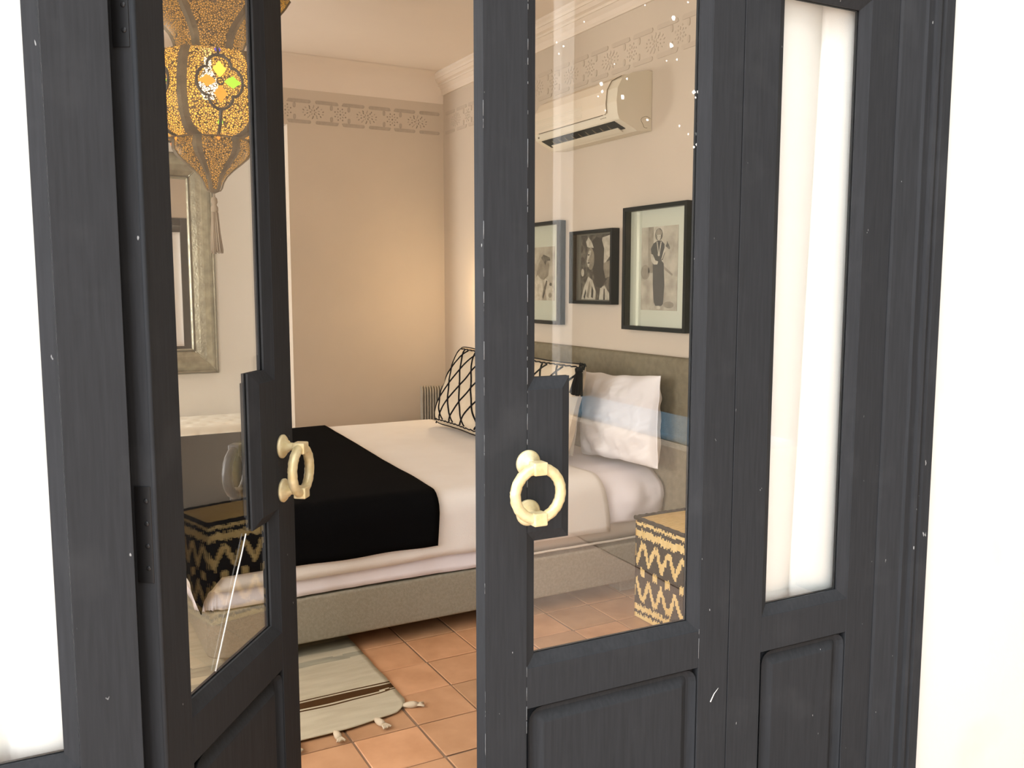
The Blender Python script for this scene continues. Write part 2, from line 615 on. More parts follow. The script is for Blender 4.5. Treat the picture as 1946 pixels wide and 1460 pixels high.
def diamond(m, x, z, a, b, ang, t, mi=0):
    c, s = math.cos(ang), math.sin(ang)
    pts = []
    for px, pz in ((a, 0), (0, b), (-a, 0), (0, -b)):
        pts.append((x + px * c - pz * s, z + px * s + pz * c))
    m.prism(pts, -t, 0, 'y', mi)


def star(pale):
    m = MB()
    for k in range(8):
        a = math.pi / 4 * k
        diamond(m, 0.024 * math.cos(a), 0.024 * math.sin(a), 0.008, 0.005, a, 0.002, 0)
        a += math.pi / 8
        diamond(m, 0.040 * math.cos(a), 0.040 * math.sin(a), 0.006, 0.0055, a, 0.002, 1)
    diamond(m, 0, 0, 0.007, 0.007, 0, 0.002, 1)
    for sx in (-1, 1):
        for sz in (-1, 1):
            diamond(m, sx * 0.018, sz * 0.062, 0.008, 0.006, 0, 0.002, 0)
    return m


def lozenge(pale):
    m = MB()
    rnd = random.Random(3)
    for ring, (ax, az, cnt) in enumerate(((0.018, 0.014, 6), (0.042, 0.030, 10), (0.070, 0.040, 14))):
        for k in range(cnt):
            a = 2 * math.pi * k / cnt + ring * 0.3
            diamond(m, ax * math.cos(a), az * math.sin(a), 0.0085, 0.0042, a + rnd.uniform(-.4, .4), 0.002, k % 2)
    return m


FMESH = {}
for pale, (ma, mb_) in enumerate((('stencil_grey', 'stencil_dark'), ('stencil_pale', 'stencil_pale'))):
    FMESH[pale] = (capsule(0.158, 0.023, 0.003).mesh('frieze_bar', ma), capsule(0.034, 0.018, 0.003).mesh('frieze_stub', ma),
                   star(pale).mesh('frieze_star', [ma, mb_]), lozenge(pale).mesh('frieze_lozenge', [ma, mb_]))


def frieze(name, along, start, count, fixed, pale):
    base = MB().box(0, 0.01, 0, 0.01, 0, 0.01)
    p = empty(name)
    tag(p, kind='structure')
    bar, stub, st, lo = FMESH[pale]
    for k in range(count):
        s = start + k * 0.19

        def put(nm, me, ds, z, roty=0.0):
            if along == 'x':
                link(nm, me, p, (s + ds, fixed, z), (0, roty, 0))
            else:
                link(nm, me, p, (fixed, s + ds, z), (0, roty, R(-90)))
        put('frieze_bar', bar, 0.095, FZ1 - 0.0115)
        put('frieze_bar', bar, 0.095, FZ0 + 0.0115)
        if k % 2 == 0:
            put('frieze_star', st, 0.0, FM)
            for d in (-0.062, 0.062):
                put('frieze_stub', stub, d, FM + 0.038, R(90))
                put('frieze_stub', stub, d, FM - 0.038, R(90))
        else:
            put('frieze_lozenge', lo, 0.0, FM)
    return p


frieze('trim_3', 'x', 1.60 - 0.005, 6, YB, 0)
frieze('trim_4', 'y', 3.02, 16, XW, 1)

# facade wall around the door opening (facade frame: x along the wall, y inward)
fac = MB()
for (x0, x1, z0, z1) in ((1.214, 4.6, -0.15, 3.6), (-4.6, -1.23, -0.15, 3.6), (-1.23, 1.214, 2.42, 3.6)):
    fac.box(x0, x1, -0.012, 0.045, z0, z1)
fac.build('wall_front', 'facade_plaster', loc=P0, rot=(0, 0, RF), kind='structure')
fac = MB()
for (x0, x1, z0, z1) in ((1.15, 2.0, -0.15, ZC), (-2.3, -1.15, -0.15, ZC), (-1.15, 1.15, 2.36, ZC)):
    fac.box(x0, x1, 0.047, 0.20, z0, z1)
fac.build('wall_front_inner', 'cream_plaster', loc=P0, rot=(0, 0, RF), kind='structure')

# door frame casing, moulded
cas = empty('trim_5', P0, RF)
tag(cas, kind='structure')
cp = [(1.061, 0.042), (1.061, -0.002), (1.066, -0.006), (1.122, -0.020), (1.126, -0.026), (1.130, -0.026), (1.132, -0.021), (1.150, -0.022), (1.153, -0.030),
      (1.160, -0.033), (1.168, -0.030), (1.170, -0.025), (1.176, -0.025), (1.180, -0.031), (1.206, -0.033), (1.212, -0.028), (1.212, 0.042)]
MB().prism(cp, 0.0, 2.40, 'z').build('jamb', 'door_paint', cas)
MB().prism([(-x - 0.01, y) for x, y in cp], 0.0, 2.40, 'z').build('jamb', 'door_paint', cas)
MB().box(-1.071, 1.061, -0.010, 0.042, 2.262, 2.36, 0.003).build('head', 'door_paint', cas)
MB().box(-1.071, 1.061, -0.022, 0.042, 2.362, 2.40, 0.004).build('head', 'door_paint', cas)
MB().box(-1.06, 1.06, -0.03, 0.06, -0.02, 0.014, 0.004).build('threshold', 'door_paint', cas)


# ------------------------------------------------------------------ door leaves and side lights
def rect_inset(poly, d):
    """inset of a rectilinear polygon given counter clockwise"""
    n = len(poly)
    out = []
    for i in range(n):
        p, q, r = poly[i - 1], poly[i], poly[(i + 1) % n]
        d1 = (q[0] - p[0], q[1] - p[1])
        d2 = (r[0] - q[0], r[1] - q[1])
        l1 = math.hypot(*d1)
        l2 = math.hypot(*d2)
        n1 = (-d1[1] / l1, d1[0] / l1)
        n2 = (-d2[1] / l2, d2[0] / l2)
        out.append((q[0] + d * (n1[0] + n2[0]), q[1] + d * (n1[1] + n2[1])))
    return out


ZB, ZG0, ZG1, ZT = 0.016, 0.746, 2.14, 2.255
ZP0, ZP1 = 0.135, 0.662


def panel_mesh(x0, x1, z0, z1, parent):
    m = MB()
    loops = []
    for ins, y, rad in ((0.0, 0.001, 0.03), (0.006, 0.011, 0.026), (0.011, 0.0150, 0.02), (0.017, 0.0155, 0.014), (0.036, 0.0035, 0.004), (0.039, 0.003, 0.003)):
        a0, a1, c0, c1 = x0 + ins, x1 - ins, z0 + ins, z1 - ins
        L = []
        for (cx, cz, st) in ((a1 - rad, c0 + rad, -90), (a1 - rad, c1 - rad, 0), (a0 + rad, c1 - rad, 90), (a0 + rad, c0 + rad, 180)):
            for k in range(5):
                a = R(st + 22.5 * k)
                L.append((cx + rad * math.cos(a), y, cz + rad * math.sin(a)))
        loops.append(L)
    n = len(loops[0])
    vs = [p for L in loops for p in L]
    fs = []
    for i in range(len(loops) - 1):
        for k in range(n):
            a, b = i * n + k, i * n + (k + 1) % n
            fs.append([a, b, b + n, a + n])
    fs.append([(len(loops) - 1) * n + k for k in range(n)])
    m.add(vs, fs)
    m.box(x0 - 0.001, x1 + 0.001, 0.016, 0.036, z0, z1)
    return m.build('lower_panel', 'door_paint', parent)


def glazed(name, xs, parent_loc, rz, block=None, hinge_side=None, label_kind='door'):
    """xs: outer left, glass opening left, opening right, outer right; block (x0, x1) on the free stile"""
    p = empty(name, parent_loc, rz)
    tag(p, kind='structure')
    a, b, c, d = xs
    Y1 = 0.040
    MB().box(a, b - 0.0003, 0, Y1, ZB, ZT, 0.0009).build('stile', 'door_paint', p)
    MB().box(c + 0.0003, d, 0, Y1, ZB, ZT, 0.0009).build('stile', 'door_paint', p)
    for z0, z1 in ((ZB, ZP0 - 0.0), (ZP1, ZG0), (ZG1, ZT)):
        MB().box(b, c, 0.0002, Y1 - 0.0006, z0, z1, 0.0006).build('rail', 'door_paint', p)
    panel_mesh(b + 0.004, c - 0.004, ZP0 + 0.001, ZP1 - 0.001, p)
    zb0, zb1 = 1.022, 1.302
    if block is None:
        poly = [(b, ZG0), (c, ZG0), (c, ZG1), (b, ZG1)]
    elif block[0] <= b + 1e-6:
        e = block[1]
        poly = [(b, ZG0), (c, ZG0), (c, ZG1), (b, ZG1), (b, zb1), (e, zb1), (e, zb0), (b, zb0)]
    else:
        e = block[0]
        poly = [(b, ZG0), (c, ZG0), (c, zb0), (e, zb0), (e, zb1), (c, zb1), (c, ZG1), (b, ZG1)]
    inner = rect_inset(poly, 0.022)
    inner2 = rect_inset(poly, 0.022)
    n = len(poly)
    for i in range(n):
        j = (i + 1) % n
        o1, o2, i1, i2 = poly[i], poly[j], inner[i], inner[j]
        vs = [(o1[0], 0.0015, o1[1]), (o2[0], 0.0015, o2[1]), (i2[0], 0.0135, i2[1]), (i1[0], 0.0135, i1[1]),
              (i1[0], 0.0178, i1[1]), (i2[0], 0.0178, i2[1]), (o2[0], 0.0178, o2[1]), (o1[0], 0.0178, o1[1])]
        MB().add(vs, [[0, 1, 2, 3], [3, 2, 5, 4], [4, 5, 6, 7], [7, 6, 1, 0], [0, 3, 4, 7], [1, 6, 5, 2]]).build('glazing_bead', 'door_paint', p)
        vs = [(o1[0], 0.038, o1[1]), (o2[0], 0.038, o2[1]), (i2[0], 0.028, i2[1]), (i1[0], 0.028, i1[1]),
              (i1[0], 0.0222, i1[1]), (i2[0], 0.0222, i2[1]), (o2[0], 0.0222, o2[1]), (o1[0], 0.0222, o1[1])]
        MB().add(vs, [[0, 1, 2, 3], [3, 2, 5, 4], [4, 5, 6, 7], [7, 6, 1, 0], [0, 3, 4, 7], [1, 6, 5, 2]]).build('glazing_bead', 'door_paint', p)
    gp = rect_inset(poly, 0.004)
    g = MB().prism(gp, 0.018, 0.022, 'y').build('glass_pane', 'pane_glass', p)
    if block:
        MB().box(block[0] + (0.0003 if block[0] <= b + 1e-6 else 0), block[1] - (0 if block[0] <= b + 1e-6 else 0.0003), 0.0, 0.042,
                 zb0, zb1, 0.0006).build('lock_block', 'door_paint', p)
    return p, g


def handle(p, x, out, material, z=1.109, name='ring_handle'):
    """ring pull on two rosettes; out = -1 outside, +1 on the room side"""
    h = empty(name, (x, 0 if out < 0 else 0.042, 0), 0, p)
    S = out
    for k, dz in enumerate((0.051, -0.046)):
        prof_ = [(0.0255, 0.0), (0.026, 0.004), (0.022, 0.008), (0.016, 0.010), (0.013, 0.016), (0.009, 0.018), (0.0075, 0.034), (0.002, 0.036)]
        MB().lathe([(r, S * y) for r, y in prof_], 28, (0, 0, z + dz), 'y').build('rosette', material, h)
    pts = []
    m = MB()
    ringr = 0.0487
    for k in range(56):
        a = 2 * math.pi * k / 56
        wob = 1 + 0.012 * math.sin(a * 14)
        pts.append((ringr * math.cos(a), S * 0.043, z + ringr * math.sin(a)))
    m.tube(pts, 0.0105, 12, True)
    # twisted relief of the ring
    for i in range(56):
        for k in range(12):
            v = Vector(m.v[i * 12 + k])
            c = Vector(pts[i])
            s_ = 1 + 0.045 * math.sin(i * 2 * math.pi / 2.8 + k * 2 * math.pi / 12)
            m.v[i * 12 + k] = tuple(c + (v - c) * s_)
    m.build('ring', material, h)
    for dz in (0.0487, -0.0487):
        MB().box(-0.0145, 0.0145, S * 0.043 - 0.0135, S * 0.043 + 0.0135, z + dz - 0.0125, z + dz + 0.0125, 0.003, 2).build('ring_lug', material, h)
    return h


# closed leaf on the right
d2, g2 = glazed('door_2', (0.0, 0.092, 0.519, 0.6025), P0, RF, (0.092, 0.170))
handle(d2, 0.0925, -1, 'cream_brass')
handle(d2, 0.0925, 1, 'iron_black')
# paint flecks and drips on its pane
rnd = random.Random(11)
m_ = MB()
for (px, pz, sz) in [(0.455, 2.02, 3), (0.487, 2.05, 2), (0.42, 1.985, 6), (0.415, 1.93, 7), (0.43, 1.905, 3), (0.405, 1.90, 2.5), (0.475, 1.845, 5), (0.486, 1.847, 5),
                     (0.48, 1.835, 2.5), (0.44, 1.775, 3), (0.463, 1.76, 3), (0.492, 1.785, 3), (0.487, 1.74, 5), (0.478, 1.735, 3), (0.25, 1.84, 5), (0.252, 1.825, 4),
                     (0.243, 1.815, 2), (0.30, 1.82, 6), (0.31, 1.855, 3), (0.36, 1.78, 4), (0.15, 1.905, 2.5), (0.165, 1.90, 2.5), (0.155, 1.885, 2), (0.38, 2.08, 2),
                     (0.35, 2.00, 2), (0.496, 1.99, 4), (0.21, 1.95, 2), (0.28, 1.88, 2), (0.26, 1.79, 2)]:
    a0 = rnd.uniform(0, 6)
    r0 = sz * 0.0008
    m_.prism([(px + 0.012 + r0 * rnd.uniform(.6, 1.3) * math.cos(a0 + k), pz + 0.05 + r0 * rnd.uniform(.6, 1.3) * math.sin(a0 + k)) for k in range(6)], 0.0173, 0.0179, 'y')
m_.build('paint_flecks', 'paint_fleck', d2, kind='stuff')
# scratch on its hinge stile
MB().tube([(0.556, -0.0003, 0.575), (0.566, -0.0004, 0.592), (0.578, -0.0003, 0.603)], 0.0011, 6, rfun=lambda t: 1.3 - t).build('scratch', 'paint_fleck', d2)

# chipped pale paint and painted-in glints along its edges
m_ = MB()
for (x, y, z0, z1, n) in ((0.0915, -0.0002, 1.30, 2.13, 26), (0.0008, 0.0004, 0.5, 2.2, 26), (0.0915, -0.0002, 0.56, 0.75, 6), (0.0918, -0.0002, 1.10, 1.30, 7), (0.5196, -0.0002, 0.66, 0.75, 5)):
    for k in range(n):
        za = rnd.uniform(z0, z1)
        L_ = rnd.uniform(0.004, 0.035)
        zb = min(za + L_, z1)
        m_.tube([(x, y, za), (x + rnd.uniform(-.0003, .0003), y, (za + zb) / 2), (x, y, zb)], rnd.uniform(0.00022, 0.00048), 5)
m_.build('worn_edge_glints', 'chip_glint_grey', d2, kind='stuff')

# opened leaf on the left
d1, g1 = glazed('door_1', (0.0, 0.090, 0.482, 0.570), Q, RL, (0.404, 0.482))
handle(d1, 0.508, -1, 'cream_brass', 1.103)
handle(d1, 0.470, 1, 'iron_black', 1.103)
cr = [(0.359, 1.001), (0.335, 0.962), (0.318, 0.938), (0.296, 0.905), (0.262, 0.852), (0.240, 0.818), (0.212, 0.776)]
MB().tube([(x, 0.0176, z) for x, z in cr], 0.0013, 6).build('glass_crack', 'crack_white', d1)
for z0, z1 in ((1.86, 2.02), (1.02, 1.18), (0.30, 0.46)):
    MB().box(-0.0016, 0.0, 0.006, 0.034, z0, z1, 0.0006).build('hinge_plate', 'iron_black', d1)
    for k in range(4):
        MB().lathe([(0.0042, -0.0016), (0.004, -0.0026), (0.002, -0.003)], 12, (0, 0.014, z0 + 0.025 + 0.037 * k), 'x').build('screw', 'iron_black', d1)
# rounded edge strip on the hinge corner
MB().lathe([(0.0045, ZB), (0.0045, ZT)], 12, (0.0035, 0.0015, 0)).build('edge_bead', 'door_paint', d1)

w2, g3 = glazed('window_2', (0.6048, 0.700, 0.970, 1.0605), P0, RF)
w1, g4 = glazed('window_1', (-1.0605, -0.970, -0.704, -0.6115), P0, RF)


MB().prism([(-0.635, 0.0405), (-0.6092, 0.0405), (-0.6028, 0.0495), (-0.635, 0.0495)], ZB, ZT, 'z').build('gap_light_stop', 'iron_black', w1)  # black strip added behind the hinge gap to shut out light


# curtains hung behind the side lights
def curtain(name, s0, s1, crease, label):
    m = MB()

    def f(u, v):
        z = 0.72 + v * 1.46
        c = crease(z)
        s = s0 + u * (s1 - s0)
        if s < c:
            t = (s - s0) / (c - s0)
        else:
            t = (s - c) / (s1 - c)
        dep = 0.030 * (1 - math.sin(math.pi * min(1, max(0, t))) ** 0.55)
        if s > c:
            dep = dep * 0.9
        return (s, 0.048 + dep + 0.004 * nz(s * 6, z * 1.5, 3.0), z)
    m.grid(60, 24, f)
    o = m.build(name, 'curtain_white', loc=P0, rot=(0, 0, RF))
    solid(o, 0.002)
    tag(o, label, 'curtain', 'curtains behind the side lights')
    return o


curtain('curtain', 0.655, 1.045, lambda z: 0.851 + (z - 0.753) * 0.0335, 'white curtain in two soft folds behind the right narrow side window')
curtain('curtain', -1.045, -0.655, lambda z: -0.80, 'white curtain behind the narrow side window at the left picture edge')

# ------------------------------------------------------------------ bed
bed = empty('bed', (1.6, 4.43, 0))
tag(bed, 'large upholstered bed with taupe headboard and beige base', 'bed')


def bp(o):
    o.location = Vector(o.location) - Vector((1.6, 4.43, 0))
    return o


def rounded_plan(x0, x1, y0, y1, r, z0, z1, bev):
    """upholstered block with rounded foot corners and softly rounded top and bottom edges"""
    def loop(ins, z):
        L = []
        rr = max(r - ins, 0.006)
        for cx, cy, st, q in ((x1 - 0.006, y0 + ins + 0.006, -90, 0.006), (x1 - 0.006, y1 - ins - 0.006, 0, 0.006),
                              (x0 + ins + rr, y1 - ins - rr, 90, rr), (x0 + ins + rr, y0 + ins + rr, 180, rr)):
            for k in range(9):
                a = R(st + 90 * k / 8)
                L.append((cx + q * math.cos(a), cy + q * math.sin(a), z))
        return L
    loops = []
    n = 7
    for k in range(n + 1):
        a = R(90 * k / n)
        loops.append(loop(bev * (1 - math.sin(a)), z0 + bev * (1 - math.cos(a))))
    for k in range(n + 1):
        a = R(90 * k / n)
        loops.append(loop(bev * (1 - math.cos(a)), z1 - bev * (1 - math.sin(a))))
    bm = bmesh.new()
    rows = [[bm.verts.new(p) for p in L] for L in loops]
    m = len(rows[0])
    for a, b in zip(rows, rows[1:]):
        for i in range(m):
            bm.faces.new((a[i], a[(i + 1) % m], b[(i + 1) % m], b[i]))
    bm.faces.new(rows[0][::-1])
    bm.faces.new(rows[-1])
    return bm


bp(MB().addbm(rounded_plan(0.545, 2.688, 3.402, 5.46, 0.07, 0.073, 0.262, 0.012), smooth=True).build('bed_base', 'upholstery_beige', bed))
for x in (0.66, 2.55):
    for y in (3.52, 5.34):
        bp(MB().box(x - 0.05, x + 0.05, y - 0.05, y + 0.05, 0.0155 if (x < 1.1 and y < 4) else 0.001, 0.0725, 0.004).build('leg', 'upholstery_beige', bed))
mt = bp(MB().addbm(rounded_plan(0.53, 2.685, 3.425, 5.44, 0.10, 0.264, 0.598, 0.085), smooth=True).build('mattress', 'mattress_cream', bed))
pp = []
for k in range(41):
    pp.append((2.68 - (2.68 - 0.62) * k / 40, 3.422, 0.283 + 0.002 * nz(k * .3, 0)))
for k in range(1, 9):
    a = R(270 - 90 * k / 8)
    pp.append((0.612 + 0.085 * math.cos(a), 3.507 + 0.085 * math.sin(a), 0.283))
pp += [(0.527, 5.35, 0.283)]
o = MB().tube(pp, 0.0055, 8).build('piping', 'piping_cream', mt)
o.location = Vector((0, 0, 0))
hb = MB().box(2.690, 2.7485, 3.10, 5.22, 0.02, 1.160, 0.02, 4, smooth=True)
bp(hb.build('headboard', 'headboard_taupe', bed))


def drape(x0, x1, y0, y1, ztop, r, ov, step, wr=0.0, seed=0.0, x1f=None, hemw=0.0, flare=0.02, topw=0.0025, cut=None, puff=0.0, droop=0.0, wstart=0.02):
    """cloth lying on the rectangle and falling over its foot (x0), near (y0) and far (y1) edges"""
    ofx, onr, ofar = ov
    L = (x1 - x0) + ofx
    Wd = (y1 - y0) + onr + ofar
    nu, nv = max(8, int(L / step)), max(8, int(Wd / step))
    m = MB()

    def f(u, v):
        Y = y0 - onr + v * Wd
        xe = x1 + (x1f(Y) if x1f else 0)
        X = x0 - ofx + u * (xe - (x0 - ofx))
        onr_ = 1.0
        bx, by = min(max(X, x0), 9), min(max(Y, y0), y1)
        ox, oy = X - bx, Y - by
        t = max(abs(ox), abs(oy))
        if droop and ox < 0 and oy != 0:
            t *= 1 + droop * min(abs(ox), abs(oy)) / max(abs(ox), abs(oy))
        if cut and t > 0 and oy < 0 and ox == 0:
            t = t * cut(X)
        z = ztop + topw * (nz(X * 2.3, Y * 2.3) + 0.5 * nz(X * 6, Y * 6))
        if t <= 1e-9:
            return (X, Y, z)
        dx, dy = ox / math.hypot(ox, oy), oy / math.hypot(ox, oy)
        if t > hemw:
            pass
        q = math.pi * r / 2
        if t < q:
            out, dn = r * math.sin(t / r), r * (1 - math.cos(t / r))
        else:
            out, dn = r + flare * (t - q), r + (t - q)
        w = sstep(wstart, wstart + 0.13, t)
        w0 = sstep(0.02, 0.15, t)
        al = X * abs(dy) + Y * abs(dx)
        out += w * wr * (0.5 + 0.5 * nz(al * 7 + seed, t * 5.0 - al * 2, seed) + 0.35 * nz(al * 17 + seed, t * 9, 2.0))
        if puff:
            out += puff * w0 * sstep(2.36, 2.52, X) * (0.85 + 0.35 * nz(X * 8, t * 10, 5.0) + 0.18 * nz(X * 20, t * 26, 1.0)) * math.sin(min(1, t / 0.27) * 2.7)
        dn += hemw * w * nz(al * 5 + seed, 0.5)
        return (bx + dx * out, by + dy * out, z - dn)
    m.grid(nu, nv, f)
    return m


o = drape(0.60, 2.675, 3.49, 5.37, 0.6035, 0.075, (0.385, 0.375, 0.30), 0.022, wr=0.016, seed=3.1, hemw=0.004, flare=-0.005, wstart=0.27,
          puff=0.06, cut=lambda X: 1 - 0.27 * sstep(1.75, 2.15, X)).build('fitted_sheet', 'sheet_white')
solid(o, 0.003)
tag(o, 'crumpled white sheet stretched over the bed mattress', 'sheet')
o = drape(0.60, 2.33, 3.485, 5.38, 0.613, 0.080, (0.34, 0.315, 0.32), 0.028, wr=0.005, seed=8.2, hemw=0.006, flare=0.02,
          x1f=lambda Y: 0.03 * nz(Y * 2, 1.0) + 0.05 * sstep(3.5, 3.2, Y)).build('coverlet', 'coverlet_cream')
solid(o, 0.006)
tag(o, 'cream woven coverlet spread over the white sheet on the bed', 'coverlet')
o = drape(0.60, 1.50, 3.48, 5.385, 0.624, 0.088, (0.31, 0.27, 0.27), 0.028, wr=0.004, seed=5.7, hemw=0.006, flare=0.03, droop=0.38,
          x1f=lambda Y: 0.055 * (Y - 3.4) + 0.01 * nz(Y * 1.5, 4.0)).build('throw_blanket', 'throw_black')
solid(o, 0.007)
tag(o, 'plain black throw blanket folded across the foot of the bed', 'blanket')


# ------------------------------------------------------------------ pillows
def pillow_fun(w, h, t, seed, wr, pinch=0.10, pw=4, crn=0.05):
    def f(u, v, side):
        a, b = 2 * u - 1, 2 * v - 1
        # pinch the edges between the corners
        x = a * w / 2 * (1 - pinch * (1 - b * b) * 0 - pinch * 0.5 * (1 - abs(b) ** 2) * abs(a) ** 3)
        z = b * h / 2 * (1 - pinch * 0.5 * (1 - abs(a) ** 2) * abs(b) ** 3)
        cr_ = 1 - crn * (abs(a) * abs(b)) ** 5
        x, z = x * cr_, z * cr_
        e = max(0.0, (1 - abs(a) ** pw)) ** 0.55 * max(0.0, (1 - abs(b) ** pw)) ** 0.55
        th = t / 2 * e * (1 - 0.22 * b)
        wn = wr * (nz(a * 2.6 + seed, b * 2.6, side) + 0.6 * nz(a * 6 + seed, b * 3, side * 2) + 0.45 * abs(nz(a * 5 - b * 7 + seed, b * 3 + a, side * 3)))
        wn *= min(1, e * 1.6)
        return (x + 0.4 * wr * nz(b * 3, seed) * (1 - abs(a) * 0.3), side * (th + wn), z + 0.4 * wr * nz(a * 3 + seed, 2.0))
    return f


def pillow_mesh(w, h, t, seed, wr, n=36, pinch=0.10, pw=4, crn=0.05):
    f = pillow_fun(w, h, t, seed, wr, pinch, pw, crn)
    m = MB()
    m.grid(n, n, lambda u, v: f(u, v, -1.0))
    m.grid(n, n, lambda u, v: f(u, v, 1.0))
    return m, f


def place(o, y, xb, xt, zb, zt, yaw=0.0, roll=0.0):
    """stand a pillow (local front = -y) facing the foot of the bed, bottom at xb, leaning to xt"""
    tilt = math.atan2(xt - xb, zt - zb)
    mtx = Matrix.Translation(((xb + xt) / 2, y, (zb + zt) / 2)) @ Matrix.Rotation(R(-90) + yaw, 4, 'Z') @ Matrix.Rotation(-tilt, 4, 'X') @ Matrix.Rotation(roll, 4, 'Y')
    o.matrix_world = mtx


def tassel(parent, loc, L, r, material, name='tassel', n=16, lean=(0, 0)):
    m = MB()
    rn = random.Random(int(loc[0] * 1000))
    m.lathe([(0.001, 0.0), (r * 0.45, -0.004), (r * 0.5, -L * 0.14), (r * 0.33, -L * 0.2), (r * 0.5, -L * 0.26)], 10, loc)
    for k in range(n):
        a = 2 * math.pi * k / n + rn.uniform(-.2, .2)
        q = rn.uniform(0.3, 1.0)
        pts = [Vector(loc) + Vector((lean[0] * t + r * q * math.cos(a) * (0.4 + 0.6 * t), lean[1] * t + r * q * math.sin(a) * (0.4 + 0.6 * t), -L * 0.2 - L * 0.8 * t * rn.uniform(.94, 1.04)))
               for t in (0, 0.5, 1.0)]
        m.tube(pts, r * 0.17, 5)
    return m.build(name, material, parent)


def lattice_cushion(label, w, h, t, seed, plc):
    root = empty('lattice_cushion')
    m, f = pillow_mesh(w, h, t, seed, 0.004)
    m.build('cushion_cover', 'cushion_cream', root)
    # raised black yarn lattice on the front
    y = MB()
    nd_ = 5

    def P(a, b):
        p = f((a + 1) / 2, (b + 1) / 2, -1.0)
        return (p[0], p[1] - 0.0012, p[2])
    for k in range(-nd_, nd_ + 1):
        for sg in (1, -1):
            pts = []
            for i in range(41):
                b = -0.88 + 1.76 * i / 40
                a = k * 0.46 + sg * (b + 0.88) / 1.76 * 1.08 - sg * 0.54 + 0.02 * nz(b * 3, k + sg * 7.0)
                if -0.96 < a < 0.96:
                    pts.append(P(a, b))
                elif pts:
                    break
            if len(pts) > 2:
                y.tube(pts, 0.0056, 6)
    y.build('yarn_lattice', 'yarn_black', root)
    for sgn in (1, -1):
        y = MB()
        y.tube([P(-0.97 + 1.94 * i / 40, sgn * (0.915 + 0.012 * math.sin(i * 2.1))) for i in range(41)], 0.0042, 6)
        y.tube([f(i / 40, 0.5 + sgn * 0.5, -1.0) for i in range(41)], 0.0048, 6)
        y.build('edge_cord', 'yarn_black', root)
    for sx in (-1, 1):
        for sz in (-1, 1):
            c = f(0.5 + sx * 0.5, 0.5 + sz * 0.5, -1.0)
            big = (sx > 0 and sz > 0)
            if big:
                y = MB()
                for k in range(3):
                    a = k * 2.1
                    y.tube([(c[0] + 0.014 * math.cos(a + q * 6.28) * 1.1, c[1] - 0.02 + 0.012 * math.sin(a + q * 6.28), c[2] - 0.006 + 0.014 * math.sin(q * 6.28 + k)) for q in [i / 12 for i in range(13)]], 0.0035, 6)
                y.build('tassel_bow', 'yarn_black', root)
                tassel(root, (c[0] + 0.004, c[1] - 0.03, c[2] - 0.012), 0.135, 0.034, 'yarn_black', n=34, lean=(0.018, 0))
            else:
                tassel(root, (c[0] + sx * 0.003, c[1] - 0.004, c[2] + (0.0 if sz > 0 else 0.02)), 0.03, 0.007, 'yarn_black', n=6)
    tag(root, label, 'cushion', 'lattice cushions on the bed')
    place(root, *plc)
    return root


lattice_cushion('cream cushion with black diamond lattice, nearest the iron radiator', 0.66, 0.52, 0.17, 1.0, (4.77, 2.235, 2.42, 0.638, 1.12, 0.0))
lattice_cushion('cream lattice cushion with large black corner tassel, before the cream pillow', 0.66, 0.50, 0.16, 4.0, (3.895, 2.22, 2.365, 0.642, 1.13, 0.0))


def plain_pillow(name, label, w, h, t, seed, wr, material, plc, cat='pillow', flange=False):
    root = empty(name)
    m, f = pillow_mesh(w, h, t, seed, wr, 56, 0.14, 2.4, 0.03)
    m.build('pillow_case', material, root)
    s = MB()
    s.tube([f(1.0, i / 30, -1.0) for i in range(31)], 0.0028, 6)
    s.build('seam', material, root)
    tag(root, label, cat)
    place(root, *plc)
    return root


plain_pillow('bed_pillow', 'plain cream pillow standing between the tasselled cushion and the white pillow', 0.62, 0.47, 0.11, 9.0, 0.006, 'pillow_cream', (4.09, 2.42, 2.49, 0.632, 1.085, 0.0))
plain_pillow('bed_pillow', 'crumpled white pillow leaning on the taupe headboard by the woven pouf', 0.66, 0.45, 0.18, 14.0, 0.021, 'pillow_white', (3.60, 2.56, 2.585, 0.632, 1.062, R(0), R(-3)))
plain_pillow('bed_pillow', 'cream pillow tucked behind the far lattice cushion', 0.58, 0.42, 0.14, 21.0, 0.006, 'pillow_cream', (4.70, 2.52, 2.60, 0.625, 1.03, 0.0))

# ------------------------------------------------------------------ woven pouf
PX0, PX1, PY0, PY1, PH = 2.362, 2.684, 2.662, 3.172, 0.470
pf = empty('woven_pouf', ((PX0 + PX1) / 2, (PY0 + PY1) / 2, 0))
tag(pf, 'square straw pouf woven with black zigzag pattern beside the bed', 'pouf')
rp = random.Random(5)


def pouf_pat(s, z, jit):
    """1 = dark; s metres along the face, z height"""
    z = z + jit
    h = PH - z
    for lim, val in ((0.020, 1), (0.036, 0), (0.056, 1), (0.090, 0), (0.108, 1)):
        if h < lim:
            return val
    per = 0.094
    ph = ((s - 0.012) / per) % 1.0
    tri = abs(ph - 0.5) * 2          # 0 at middle of a period, 1 at its ends
    plat = min(1.0, max(0.0, (tri - 0.20) / 0.80))
    th = 0.0145 + 0.012 * (0.0 < plat < 0.95)
    if h < 0.390:
        if abs(h - 0.247) < 0.0185 and tri < 0.36:
            return 0
        if abs(h - (0.126 + plat * 0.078)) < th or abs(h - (0.368 - plat * 0.078)) < th:
            return 0
        return 1
    for lim, val in ((0.402, 1), (0.429, 0), (0.444, 1), (0.6, 0)):
        if h < lim:
            return val
    return 0


